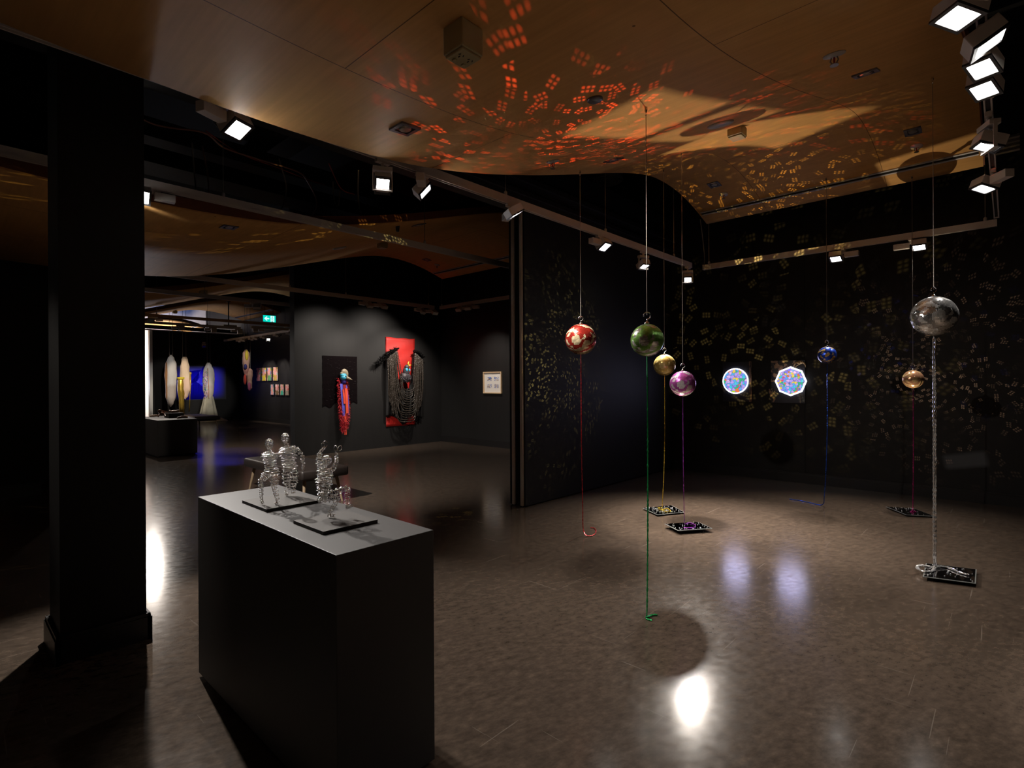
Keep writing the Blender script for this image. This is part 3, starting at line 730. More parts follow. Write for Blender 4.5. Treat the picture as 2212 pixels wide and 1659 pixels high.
# ------------------------------------------------------------------ mirror balls on cables with sequin strands
def strand(b, pts, r, pitch, seed):
    """sequin braid: little plates threaded along a path"""
    rg = random.Random(seed)
    P = [Vector(p) for p in pts]
    path = []
    for i in range(len(P) - 1):
        n = max(1, int((P[i + 1] - P[i]).length / pitch))
        path += [P[i].lerp(P[i + 1], k / n) for k in range(n)]
    path.append(P[-1])
    b.tube(path, [r * (.55 + .45 * rg.random()) if i % 2 else r * .5 for i in range(len(path))], 5)
def smooth_path(pts, n=8):
    P = [Vector(p) for p in pts]; out = []
    for i in range(len(P) - 1):
        p0 = P[max(i - 1, 0)]; p1 = P[i]; p2 = P[i + 1]; p3 = P[min(i + 2, len(P) - 1)]
        for k in range(n):
            t = k / n
            out.append(.5 * ((2 * p1) + (p2 - p0) * t + (2 * p0 - 5 * p1 + 4 * p2 - p3) * t * t + (3 * p1 - p0 - 3 * p2 + p3) * t ** 3))
    out.append(P[-1]); return out
def mirror_ball(x, y, z, r, m, label, mstr, sr, floor_pts, plain=.12, double=False):
    o = thing('mirror_ball', label, 'mirror ball', (x, y, z), 'mirror balls hung from the front ceiling panel')
    MB().ball((x, y, z), r, 64, 40).build('ball', m, o, True)
    top = z + r
    MB().lathe([(.018, top - .004), (.018, top + .006), (.008, top + .012), (.006, top + .02)], (x, y, 0), 14).build('cap', M_CHROME, o, True)
    hk = [(x, y, top + .015), (x, y, top + .03)] + [(x + .022 * math.sin(a) * .72, y - .022 * math.sin(a) * .7, top + .052 - .022 * math.cos(a)) for a in [math.pi * 2 * k / 14 for k in range(1, 12)]]
    MB().tube(hk, .0035, 6).build('hook', M_CHROME, o, True)
    zt = zc(x) - .002
    MB().tube([(x, y, top + .055), (x, y, zt - .03)], .0026, 6).build('cable', M_CABLE, o)
    MB().lathe([(.010, zt), (.010, zt - .012), (.004, zt - .03), (.006, zt - .045), (1e-4, zt - .05)], (x, y, 0), 10).build('ceiling_hook', M_CHROME, o)
    b = MB(); zb = z - r
    MB().tube([(x, y, zb + .004), (x, y, zb - plain)], sr * .4, 6).build('thread', mstr, o)
    hang = [(x, y, zb - plain)]
    fx, fy, fz = floor_pts[0]
    for k in range(1, 8):
        t = k / 8
        hang.append((x + (fx - x) * t ** 3, y + (fy - y) * t ** 3, (zb - plain) * (1 - t) + fz * t))
    P = smooth_path(hang + list(floor_pts), 6)
    if double:
        for s in (-1, 1): strand(b, [p + Vector((.006 * s * math.sin(i * .5), -.006 * s, 0)) for i, p in enumerate(P)], sr * .62, .016, s + 5)
    else: strand(b, P, sr, .014, int(x * 100))
    b.build('sequin_strand', mstr, o)
    return o
def sequin(name, col, r=.25): return mat(name, col, r, .75, var=.4, vscale=300)
M_RB = mirror_mosaic('red mirror mosaic', (.42, .03, .02), (.95, .80, .50), .62, .26)
M_GB = mirror_mosaic('green mirror mosaic', (.30, .62, .13), (.85, .85, .8), .70, .28, metal=.65)
M_YB = mirror_mosaic('gold mirror mosaic', (.72, .50, .14), (.80, .62, .25), .6, .24)
M_PB = mirror_mosaic('purple mirror mosaic', (.62, .13, .55), (.85, .80, .85), .70, .26)
M_BB = mirror_mosaic('blue mirror mosaic', (.03, .10, .75), (.80, .55, .20), .72, .22)
M_CB = mirror_mosaic('copper mirror mosaic', (.80, .42, .24), (.85, .60, .30), .7, .18, jit=.02, pj=.08)
M_SB = mirror_mosaic('silver mirror mosaic', (.62, .62, .62), (.75, .75, .73), .6, .12, jit=.16, pj=.12, metal=.85)
mirror_ball(4.27, 3.045, 1.909, .150, M_RB, 'red and gold mirror ball on a cable, in front of the black partition', sequin('red sequins', (.6, .03, .04)), .006,
            [(4.30, 3.05, .06), (4.275, 2.99, .012), (4.36, 2.97, .006), (4.49, 3.03, .006), (4.57, 3.11, .006), (4.55, 3.14, .006)])
mirror_ball(3.05, 1.667, 1.757, .1025, M_GB, 'green mirror ball nearest the viewer, its green strand reaching the floor', sequin('green sequins', (.03, .42, .12)), .0075,
            [(3.06, 1.685, .03), (3.05, 1.684, .012), (3.113, 1.673, .006), (3.139, 1.654, .006), (3.10, 1.68, .008), (3.044, 1.681, .006), (3.043, 1.642, .006)])
mirror_ball(5.81, 2.953, 1.687, .125, M_YB, 'all gold mirror ball between the green and the purple ones', sequin('gold sequins', (.72, .5, .06)), .007,
            [(5.76, 2.965, .08), (5.752, 2.965, .03), (5.717, 3.0, .027), (5.64, 2.90, .027), (5.76, 2.915, .03), (5.66, 2.81, .027), (5.60, 2.85, .027), (5.68, 2.92, .03), (5.75, 2.88, .028), (5.65, 2.95, .03)])
mirror_ball(5.13, 2.41, 1.474, .127, M_PB, 'purple mirror ball with white patches, lower than the gold one', sequin('purple sequins', (.36, .06, .5)), .006,
            [(5.165, 2.419, .10), (5.168, 2.417, .052), (5.25, 2.40, .047), (5.22, 2.33, .047), (5.13, 2.30, .047), (5.07, 2.34, .047), (5.045, 2.37, .047)])
mirror_ball(7.2, 1.58, 1.798, .100, M_BB, 'small blue and gold mirror ball right of the octagonal light', sequin('blue sequins', (.02, .10, .7)), .007,
            [(7.21, 1.62, .12), (7.205, 1.64, .012), (7.26, 1.785, .006), (7.308, 1.926, .006), (7.317, 2.034, .006)])
mirror_ball(7.525, .795, 1.506, .102, M_CB, 'copper mirror ball with a pink strand, lower than the silver one', sequin('pink sequins', (.55, .02, .22)), .006,
            [(7.50, .80, .10), (7.48, .80, .03), (7.44, .82, .026), (7.41, .80, .026), (7.45, .77, .026), (7.47, .81, .03)])
mirror_ball(5.28, .425, 1.992, .152, M_SB, 'large silver mirror ball at the right with a thick sparkling strand', sequin('silver sequins', (.80, .80, .80), .2), .016,
            [(5.30, .43, .10), (5.305, .43, .04), (5.28, .51, .038), (5.20, .53, .038), (5.13, .49, .038), (5.18, .435, .038), (5.31, .42, .042), (5.36, .35, .038), (5.29, .29, .038), (5.26, .23, .038)], .02, True)

def mirror_tile(quad, z, label, seed, n, ring=False):
    cx, cy = sum(p[0] for p in quad) / 4, sum(p[1] for p in quad) / 4
    o = thing('mirror_tile', label, 'mirror tile', (cx, cy, 0), 'square mirrors lying under the balls')
    def q(k, s=1.0): return [(cx + (p[0] - cx) * s, cy + (p[1] - cy) * s) for p in k]
    MB().prism(q(quad, .62)[::-1], (0, 0, 0), (1, 0, 0), (0, 1, 0), z - .006).build('riser', M_BEZEL, o)
    MB().prism(q(quad)[::-1], (0, 0, z - .006), (1, 0, 0), (0, 1, 0), .004).build('bevelled_edge', M_MEDGE, o)
    MB().prism(q(quad, .95)[::-1], (0, 0, z - .002), (1, 0, 0), (0, 1, 0), .002).build('mirror_face', M_MIRROR, o)
    rg = random.Random(seed); b = MB()
    for _ in range(n):
        a, c = rg.random(), rg.random()
        a = .06 + a * .88; c = .06 + c * .88
        x = quad[0][0] * (1 - a) * (1 - c) + quad[1][0] * a * (1 - c) + quad[2][0] * a * c + quad[3][0] * (1 - a) * c
        y = quad[0][1] * (1 - a) * (1 - c) + quad[1][1] * a * (1 - c) + quad[2][1] * a * c + quad[3][1] * (1 - a) * c
        s = rg.uniform(.0032, .006)
        b.ball((x, y, z + s * .7), (s, s, s * .8), 8, 6)
    e = b.build('crystal_beads', M_CRYSTAL, o, True); e['kind'] = 'stuff'; e['label'] = 'clear crystal beads scattered on the mirror'
    return o
t_gold = mirror_tile(((5.623, 3.145), (5.979, 2.956), (5.758, 2.691), (5.439, 2.86)), .02, 'square mirror tile under the gold strand, thick with clear beads', 3, 95)
t_purp = mirror_tile(((5.081, 2.595), (5.383, 2.365), (5.237, 2.159), (4.935, 2.374)), .04, 'square mirror tile holding the purple strand in a ring', 5, 42)
t_pink = mirror_tile(((7.56, 1.064), (7.666, .805), (7.371, .593), (7.241, .83)), .02, 'square mirror tile under the pink strand near the right wall', 9, 40)
t_silv = mirror_tile(((5.404, .495), (5.493, .189), (5.102, .181), (5.019, .479)), .03, 'square mirror tile half covered by the coiled silver strand', 11, 26)
# added spots at the square mirrors, standing in for light they reflect
YEL = (1, .80, .55)
beam_shape(spot('mirror_glint_spot', (5.16, 2.37, .06), (3.30, 1.80, 3.29), 190, 30, 0, YEL, .0, t_purp, R(25)), .10, .11, .012)
beam_shape(spot('mirror_glint_spot', (5.71, 2.91, .04), (4.25, 1.75, 3.55), 200, 30, 0, YEL, .0, t_gold, R(40)), .095, .10, .012)
beam_shape(spot('mirror_glint_spot', (5.66, 2.91, .04), (5.35, 1.75, 3.87), 250, 40, 0, YEL, .0, t_gold, R(10)), .19, .12, .012)
beam_shape(spot('mirror_glint_spot', (7.575, .88, .03), (7.43, .60, 3.83), 170, 40, 0, YEL, .0, t_pink, R(-20)), .085, .115, .008)
beam_shape(spot('mirror_glint_spot', (5.26, .34, .05), (8.6, .40, .50), 60, 30, 0, (1, .9, .85), .0, t_silv, R(12)), .06, .025, .008)

# added patterned spots beside the balls, imitating the glints they throw
def glints(src, r, target, power, col, scale, size, angle, keep, soft=.25):
    s = Vector(src); d = (Vector(target) - s).normalized()
    return sparkle(spot('ball_glint_spot', s + d * (r + .012), target, power, angle, .35, col, 0.0), scale, size, keep, soft)
glints((4.27, 3.045, 1.909), .15, (3.05, 2.45, 3.25), 300, (1, .10, .03), 23, .0112, 58, .6, .3)
glints((4.27, 3.045, 1.909), .15, (4.6, 1.6, 3.6), 210, (1, .12, .04), 22, .0118, 80, .55, .3)
glints((5.81, 2.953, 1.687), .125, (6.3, 1.9, 4.0), 150, (1, .62, .14), 21, .0115, 84, .6, .2)
glints((5.81, 2.953, 1.687), .125, (1.8, 2.2, 3.05), 20, (1, .72, .15), 30, .005, 60, .5, .3)
glints((5.81, 2.953, 1.687), .125, (5.4, 4.24, 1.7), 280, (.95, .72, .22), 25, .0090, 112, .6, .25)
glints((5.81, 2.953, 1.687), .125, (8.6, 2.6, 2.1), 330, (1, .68, .20), 15, .0155, 84, .6, .5)
glints((7.525, .795, 1.506), .102, (8.6, .7, 1.6), 130, (1, .58, .34), 15, .015, 124, .6, .22)
glints((5.13, 2.41, 1.474), .127, (8.6, .9, 1.9), 60, (.9, .75, .5), 15, .013, 80, .35, .5)
glints((7.2, 1.58, 1.798), .10, (8.6, .9, 1.8), 50, (.08, .14, 1), 14, .012, 70, .3, .5)

# ------------------------------------------------------------------ plinths, boards, wire figures
def plinth(x0, x1, y0, y1, h, label, name='display_plinth'):
    o = thing(name, label, 'plinth', ((x0 + x1) / 2, (y0 + y1) / 2, 0))
    MB().bb(x0 + .03, x1 - .03, y0 + .03, y1 - .03, 0, .05).build('recessed_kick', M_BASE, o)
    MB().bb(x0, x1, y0, y1, .02, h).build('body', M_PLINTH, o, bevel=.002)
    return o
plinth(.917, 1.333, 1.660, 3.050, .92, 'tall dark plinth carrying the wire figures')
plinth(3.10, 3.83, 12.745, 14.45, .75, 'low dark plinth with brown ceramic pieces, beyond the pillar')
PTOP = .92
def board(quad, label):
    tag(MB().prism(quad, (0, 0, PTOP), (1, 0, 0), (0, 1, 0), .014).build('display_board', M_SLATE, None, bevel=.001), label, 'display board', 'boards under the wire figures')
board([(1.012, 2.445), (1.275, 2.445), (1.275, 2.725), (1.012, 2.725)], 'dark square board under the dancing pair of wire figures')
board([(1.005, 1.915), (1.245, 1.915), (1.245, 2.165), (1.005, 2.165)], 'dark square board under the wire figure with raised arms')
BT = PTOP + .0145
def wrap(b, rg, p0, p1, r0, r1, turns, wr=.00105, strands=2, bend=None, kink=.25):
    """wire wound round a limb"""
    p0, p1 = Vector(p0), Vector(p1); d = p1 - p0; L = d.length; t = d.normalized()
    x = t.orthogonal().normalized(); y = t.cross(x)
    for s in range(strands):
        pts = []; turns_ = turns * .55; n = max(10, int(turns_ * 10)); ph = rg.random() * 6.28; sg = 1 if s % 2 == 0 else -1
        for i in range(n + 1):
            u = i / n; a = ph + sg * u * turns_ * 2 * math.pi
            r = (r0 + (r1 - r0) * u) * (1 + rg.uniform(-kink, kink)) * (1 + .12 * math.sin(u * math.pi))
            pts.append(p0 + t * (L * u + rg.uniform(-.002, .002)) + x * (r * math.cos(a)) + y * (r * math.sin(a)))
        b.tube(pts, wr, 5)
    for k in range(3):
        a = rg.random() * 6.28
        b.tube([p0 + x * (r0 * .9 * math.cos(a)) + y * (r0 * .9 * math.sin(a)), (p0 + p1) / 2 + x * ((r0 + r1) * .5 * math.cos(a + .3)) + y * ((r0 + r1) * .5 * math.sin(a + .3)), p1 + x * (r1 * .9 * math.cos(a + .6)) + y * (r1 * .9 * math.sin(a + .6))], wr, 5)
    # twisted ends catch the light
    for k in range(int(turns * 1.0)):
        u = rg.random(); a = rg.random() * 6.28; r = (r0 + (r1 - r0) * u) * 1.08
        b.ball(p0 + d * u + x * (r * math.cos(a)) + y * (r * math.sin(a)), .0022, 6, 4)
def loop(b, c, r, n, wr=.0013, n2=18):
    f = frame_from(n)
    b.tube([Vector(c) + f.col[0] * (r * math.cos(a) * .6) + f.col[1] * (r * math.sin(a)) for a in [2 * math.pi * k / n2 for k in range(n2)]], wr, 5, closed=True)
def head_cage(b, rg, top, chin, r, wr=.0013):
    top, chin = Vector(top), Vector(chin); c = (top + chin) / 2; h = (top - chin).length / 2
    for k in range(5):
        a = math.pi * k / 5; pts = []
        for i in range(16):
            q = 2 * math.pi * i / 16
            pts.append(c + Vector((r * math.sin(q) * math.cos(a), r * math.sin(q) * math.sin(a), h * math.cos(q))))
        b.tube(pts, wr, 5, closed=True)
    for k in range(4):
        z = -.6 + .4 * k; rr = r * math.sqrt(1 - z * z)
        tl = rg.uniform(-.3, .3)
        b.tube([c + Vector((rr * math.cos(q), rr * math.sin(q), h * z + tl * rr * math.cos(q))) for q in [2 * math.pi * i / 16 for i in range(16)]], wr, 5, closed=True)
    for k in range(9):
        q = rg.random() * 6.28; z = rg.uniform(-.9, .95); rr = r * math.sqrt(1 - z * z)
        b.ball(c + Vector((rr * math.cos(q), rr * math.sin(q), h * z)), .0023, 6, 4)
def figure(name, label, build):
    b = MB(); rg = random.Random(name + label); base = build(b, rg)
    o = b.build(name, M_WIRE, None, True, loc=base)
    tag(o, label, 'wire sculpture', 'wire figures on the tall plinth')
    lo = min(v.co.z for v in o.data.vertices) + base[2]
    o.location.z += BT + .0005 - lo
def fig_a(b, rg):
    head_cage(b, rg, (1.061, 2.53, 1.238), (1.062, 2.529, 1.191), .018)
    wrap(b, rg, (1.062, 2.529, 1.194), (1.063, 2.528, 1.172), .007, .010, 3)
    wrap(b, rg, (1.044, 2.548, 1.167), (1.084, 2.505, 1.160), .011, .011, 6)
    wrap(b, rg, (1.064, 2.527, 1.168), (1.065, 2.526, 1.119), .031, .021, 8, strands=3)
    wrap(b, rg, (1.065, 2.526, 1.122), (1.070, 2.521, 1.075), .020, .031, 8, strands=3)
    wrap(b, rg, (1.058, 2.534, 1.08), (1.034, 2.559, 1.039), .019, .011, 6)
    wrap(b, rg, (1.034, 2.559, 1.04), (1.036, 2.557, .950), .011, .006, 9)
    wrap(b, rg, (1.036, 2.557, .948), (1.040, 2.548, .938), .005, .005, 3)
    wrap(b, rg, (1.081, 2.510, 1.075), (1.076, 2.513, 1.015), .020, .013, 7)
    wrap(b, rg, (1.076, 2.513, 1.018), (1.088, 2.501, .942), .012, .007, 8)
    wrap(b, rg, (1.088, 2.501, .941), (1.074, 2.500, .937), .005, .005, 3)
    wrap(b, rg, (1.084, 2.505, 1.160), (1.110, 2.520, 1.160), .009, .007, 4)
    wrap(b, rg, (1.110, 2.520, 1.160), (1.160, 2.610, 1.165), .007, .006, 7)
    wrap(b, rg, (1.044, 2.548, 1.167), (1.036, 2.556, 1.148), .010, .006, 3)
    return (1.06, 2.53, BT)
def fig_b(b, rg):
    head_cage(b, rg, (1.196, 2.657, 1.246), (1.193, 2.66, 1.199), .019)
    wrap(b, rg, (1.196, 2.657, 1.203), (1.2, 2.653, 1.180), .008, .010, 3)
    wrap(b, rg, (1.182, 2.672, 1.163), (1.230, 2.621, 1.171), .013, .013, 7)
    wrap(b, rg, (1.205, 2.648, 1.175), (1.209, 2.643, 1.091), .036, .029, 11, strands=3)
    wrap(b, rg, (1.209, 2.643, 1.095), (1.21, 2.642, 1.055), .028, .032, 7, strands=3)
    wrap(b, rg, (1.199, 2.654, 1.05), (1.201, 2.652, .99), .022, .015, 7)
    wrap(b, rg, (1.201, 2.652, .992), (1.2, 2.653, .943), .015, .008, 6)
    wrap(b, rg, (1.2, 2.653, .943), (1.194, 2.650, .937), .006, .006, 3)
    wrap(b, rg, (1.222, 2.629, 1.05), (1.219, 2.632, .985), .023, .019, 7)
    wrap(b, rg, (1.219, 2.632, .987), (1.221, 2.630, .944), .017, .008, 5)
    for k in range(6): loop(b, (1.228, 2.624, 1.035 + .003 * k), .022, (rg.uniform(-.4, .4) - .6, -.7, rg.uniform(-.3, .3)))
    wrap(b, rg, (1.230, 2.621, 1.171), (1.253, 2.596, 1.134), .011, .009, 5)
    wrap(b, rg, (1.253, 2.596, 1.134), (1.256, 2.592, 1.078), .009, .006, 6)
    wrap(b, rg, (1.256, 2.592, 1.078), (1.253, 2.596, 1.052), .006, .004, 4)
    wrap(b, rg, (1.182, 2.672, 1.163), (1.170, 2.640, 1.155), .011, .009, 4)
    wrap(b, rg, (1.170, 2.640, 1.155), (1.11, 2.545, 1.160), .008, .006, 7)
    return (1.205, 2.648, BT)
def fig_c(b, rg):
    loop(b, (1.114, 2.104, 1.240), .014, (-.7, -.7, .1)); loop(b, (1.108, 2.110, 1.236), .010, (-.3, -.9, .1))
    wrap(b, rg, (1.113, 2.105, 1.228), (1.1, 2.119, 1.206), .005, .006, 4)
    wrap(b, rg, (1.1, 2.119, 1.206), (1.097, 2.123, 1.186), .007, .010, 3)
    head_cage(b, rg, (1.119, 2.099, 1.192), (1.119, 2.099, 1.152), .020)
    wrap(b, rg, (1.103, 2.116, 1.188), (1.105, 2.114, 1.140), .020, .016, 6, strands=3)
    wrap(b, rg, (1.105, 2.114, 1.146), (1.113, 2.105, 1.098), .016, .031, 7, strands=3, kink=.35)
    wrap(b, rg, (1.113, 2.105, 1.118), (1.112, 2.107, 1.056), .031, .024, 8, strands=3, kink=.35)
    wrap(b, rg, (1.112, 2.107, 1.060), (1.106, 2.113, 1.024), .023, .020, 5, strands=2)
    wrap(b, rg, (1.098, 2.121, 1.024), (1.112, 2.107, 1.016), .020, .020, 5, strands=3)
    wrap(b, rg, (1.124, 2.093, 1.120), (1.138, 2.079, 1.138), .008, .010, 4)
    wrap(b, rg, (1.138, 2.079, 1.138), (1.148, 2.068, 1.168), .010, .007, 5)
    wrap(b, rg, (1.148, 2.068, 1.168), (1.146, 2.07, 1.205), .007, .004, 5)
    loop(b, (1.156, 2.059, 1.222), .014, (-.5, -.5, .7)); loop(b, (1.144, 2.072, 1.222), .012, (-.8, -.5, 0))
    wrap(b, rg, (1.108, 2.112, 1.018), (1.178, 2.036, 1.058), .016, .010, 9, strands=3)
    wrap(b, rg, (1.178, 2.036, 1.060), (1.177, 2.037, .985), .011, .009, 7)
    wrap(b, rg, (1.173, 2.041, .972), (1.191, 2.021, .985), .007, .006, 4)
    wrap(b, rg, (1.177, 2.037, .985), (1.178, 2.036, .972), .008, .007, 2)
    wrap(b, rg, (1.104, 2.118, 1.010), (1.152, 2.064, 1.018), .015, .011, 7)
    wrap(b, rg, (1.152, 2.064, 1.018), (1.123, 2.095, .942), .010, .006, 7)
    wrap(b, rg, (1.121, 2.097, .940), (1.142, 2.075, .941), .005, .006, 4)
    return (1.12, 2.10, BT)
figure('wire_figure', 'smaller wire figure of the dancing pair, arm held out to its partner', fig_a)
figure('wire_figure', 'taller wire figure of the dancing pair, one arm hanging free', fig_b)
figure('wire_figure', 'crouching wire figure with both arms raised and one knee up', fig_c)

# ------------------------------------------------------------------ benches
def bench(x0, x1, y0, y1, label, zt=.45):
    o = thing('upholstered_bench', label, 'bench', ((x0 + x1) / 2, (y0 + y1) / 2, 0), 'dark padded benches')
    n = 14; g = []
    MB().bb(x0, x1, y0, y1, zt - .12, zt).build('padded_seat', M_LEATHER, o, True, bevel=.025)
    MB().bb(x0 + .12, x1 - .12, y0 + .12, y1 - .12, zt - .15, zt - .12).build('under_frame', M_BEZEL, o)
    for sx, x in ((-1, x0 + .10), (1, x1 - .10)):
        for sy, y in ((-1, y0 + .14), (1, y1 - .14)):
            MB().tube([(x, y, zt - .13), (x + sx * .045, y + sy * .07, 0)], [.022, .013], 10).build('leg', M_WOODLEG, o)
    return o
bench(2.96, 3.58, 6.15, 7.92, 'dark leather bench behind the tall plinth')
bench(5.55, 6.30, 18.7, 20.6, 'dark bench beyond the low plinth near the hanging cloth forms')

# ------------------------------------------------------------------ ceramic pieces on the low plinth
M_CER = mat('brown glazed ceramic', (.16, .055, .025), .3, var=.5, vscale=25); M_CER2 = mat('pale tan ceramic', (.48, .30, .20), .45, var=.3, vscale=30); M_TRAY = mat('dark grey box', (.05, .05, .05), .5)
def skin(name, chains, m, label, cat, group=None):
    """a soft figure from connected joints with radii"""
    vs = []; es = []; rs = []
    for ch in chains:
        start = ch[0] if isinstance(ch[0], int) else None; prev = start
        for p in (ch[1:] if start is not None else ch):
            vs.append(p[0]); rs.append(p[1]); k = len(vs) - 1
            if prev is not None: es.append((prev, k))
            prev = k
    base = Vector((vs[0][0], vs[0][1], 0)); base.z = min(v[2] - r for v, r in zip(vs, rs))
    me = bpy.data.meshes.new(name); me.from_pydata([tuple(Vector(v) - base) for v in vs], es, [])
    o = bpy.data.objects.new(name, me); sc.collection.objects.link(o); o.location = base; me.materials.append(m)
    md = o.modifiers.new('skin', 'SKIN'); sd = o.modifiers.new('sub', 'SUBSURF'); sd.levels = sd.render_levels = 2
    md.use_smooth_shade = True
    for v, r in zip(me.skin_vertices[0].data, rs): v.radius = (r, r)
    me.skin_vertices[0].data[0].use_root = True
    return tag(o, label, cat, group)
GZ = .755
skin('ceramic_figure', [[((3.44, 13.75, GZ + .03), .035), ((3.42, 13.77, GZ + .09), .04), ((3.38, 13.78, GZ + .145), .032), ((3.36, 13.79, GZ + .165), .03)],
                        [1, ((3.36, 13.70, GZ + .06), .02), ((3.33, 13.66, GZ + .02), .016)], [1, ((3.47, 13.68, GZ + .06), .018), ((3.46, 13.60, GZ + .02), .016)],
                        [2, ((3.47, 13.80, GZ + .12), .022), ((3.56, 13.80, GZ + .105), .018)]], M_CER, 'brown ceramic figure bending over on all fours on the low plinth', 'ceramic sculpture')
tr = thing('display_box', 'dark open box holding a reclining ceramic figure on the low plinth', 'box', (3.58, 13.55, .75))
MB().bb(3.47, 3.76, 13.4, 13.75, .75, .76).bb(3.47, 3.485, 13.4, 13.75, .75, .855).bb(3.745, 3.76, 13.4, 13.75, .75, .855).bb(3.47, 3.76, 13.4, 13.415, .75, .855).bb(3.47, 3.76, 13.735, 13.75, .75, .855).build('box_body', M_TRAY, tr)
MB().bb(3.485, 3.745, 13.415, 13.735, .82, .845).build('sand_bed', M_SLATE, tr)
skin('ceramic_figure', [[((3.53, 13.57, .875), .030), ((3.60, 13.55, .885), .034), ((3.67, 13.52, .880), .026), ((3.71, 13.50, .885), .020)], [0, ((3.54, 13.58, .905), .018), ((3.55, 13.58, .915), .018)], [2, ((3.66, 13.50, .905), .014), ((3.69, 13.48, .915), .012)]],
     M_CER2, 'tan ceramic figure reclining in the dark open box', 'ceramic sculpture')
skin('ceramic_figure', [[((3.55, 13.0, GZ + .022), .024), ((3.61, 13.0, GZ + .03), .028), ((3.67, 12.98, GZ + .028), .026), ((3.72, 12.97, GZ + .02), .018)], [0, ((3.52, 12.98, GZ + .016), .015), ((3.505, 12.96, GZ + .016), .014)]],
     M_CER, 'small brown ceramic piece lying on the near edge of the low plinth', 'ceramic sculpture')
skin('ceramic_figure', [[((3.27, 14.1, GZ + .022), .020), ((3.36, 14.1, GZ + .030), .026), ((3.44, 14.08, GZ + .026), .022)], [1, ((3.36, 14.05, GZ + .03), .016)]],
     M_CER2, 'pale orange ceramic piece at the back of the low plinth by the pillar', 'ceramic sculpture')

# ------------------------------------------------------------------ hangings on the middle wall (y = 10.6)
WY = 10.6
M_MAT = mat('black woven fibre', (.0030, .0016, .0020), .9, spec=.05, var=.6, vscale=70); M_BOA = mat('crimson feathers', (.42, .012, .022), .6, var=.4, vscale=60)
M_FAC = mat('turquoise paint', (.05, .35, .50), .4, var=.3, vscale=40); M_NAVY = mat('deep blue felt', (.03, .02, .20), .6); M_BEAK = mat('grey brown horn', (.22, .18, .12), .4, var=.4, vscale=40)
M_BLUEF = mat('violet blue cloth', (.12, .11, .62), .6, var=.15, vscale=40); M_ORF = mat('orange red cloth', (.72, .075, .03), .6, var=.1, vscale=40); M_DRED = mat('dark red cloth', (.25, .005, .01), .6)
h1 = thing('cassowary_hanging', 'black woven mat with a blue-faced cassowary head and long red feathers on the wall', 'wall hanging', (5.97, WY, .32))
rg = random.Random(4); cols = 26; g = []
for i in range(23):
    row = []
    for j in range(cols + 1):
        u = j / cols; x = 5.56 + .815 * u + .004 * rg.uniform(-1, 1) * (j in (0, cols))
        bot = .985 + .075 * u + (.06 * math.exp(-((u - .45) / .12) ** 2)) + (.03 * math.sin(u * 23) if i == 22 else 0)
        z = 2.075 + (bot - 2.075) * i / 22
        row.append((x, WY - .012 - .0012 * math.sin(i * 2.2) - .001 * math.sin(j * 3.1 + i), z))
    g.append(row)
MB().sheet(g, (0, .01, 0)).build('woven_mat', M_MAT, h1)
tin = MB()
for k in range(70):
    x = rg.uniform(5.6, 6.34); z = rg.uniform(1.12, 2.05); tin.tube([(x, WY - .022, z), (x + rg.uniform(.01, .04), WY - .03, z + rg.uniform(-.006, .006))], .0014, 4)
e = tin.build('glossy_threads', mat('glossy dark thread', (.03, .026, .025), .3), h1); e['kind'] = 'stuff'
# feather boa: two long tapering masses each side of the neck
fe = MB()
def feathers(mb, path, r0, r1, n, ln, rgx):
    for k in range(n):
        u = rgx.random(); i = min(int(u * (len(path) - 1)), len(path) - 2); f = u * (len(path) - 1) - i
        p = Vector(path[i]).lerp(Vector(path[i + 1]), f); r = r0 + (r1 - r0) * u
        d = Vector((rgx.uniform(-1, 1), rgx.uniform(-1, .15), rgx.uniform(-.7, .5))).normalized()
        a = p + d * (r * .4); c = p + d * (r + ln * rgx.uniform(.4, 1)) + Vector((0, 0, -.015))
        s = d.cross(Vector((0, 0, 1))).normalized() * .010
        mid = (a + c) / 2 + Vector((0, 0, .008))
        mb.add([a - s * .5, a + s * .5, mid + s, c, mid - s, mid + d.cross(s).normalized() * .004], [(0, 1, 2, 5), (0, 5, 4), (5, 2, 3), (5, 3, 4)])
feathers(fe, [(5.90, WY - .06, 1.60), (5.90, WY - .07, 1.3), (5.92, WY - .08, 1.0), (5.94, WY - .09, .75), (5.97, WY - .09, .50)], .02, .05, 620, .05, rg)
feathers(fe, [(6.08, WY - .06, 1.55), (6.09, WY - .07, 1.25), (6.10, WY - .08, .95), (6.08, WY - .09, .75), (6.03, WY - .09, .52)], .02, .045, 560, .05, rg)
feathers(fe, [(5.93, WY - .09, .82), (6.0, WY - .1, .62), (5.98, WY - .09, .46)], .04, .05, 320, .05, rg)
fe.build('feather_boa', M_BOA, h1)['kind'] = 'stuff'
def strip(mb, pts, wd, th=.008):
    mb.sheet([[(p[0] - wd / 2, p[1], p[2]), (p[0] - wd / 4, p[1] - .006, p[2]), (p[0], p[1] + .002, p[2]), (p[0] + wd / 4, p[1] - .006, p[2]), (p[0] + wd / 2, p[1], p[2])] for p in pts], (0, th, 0))
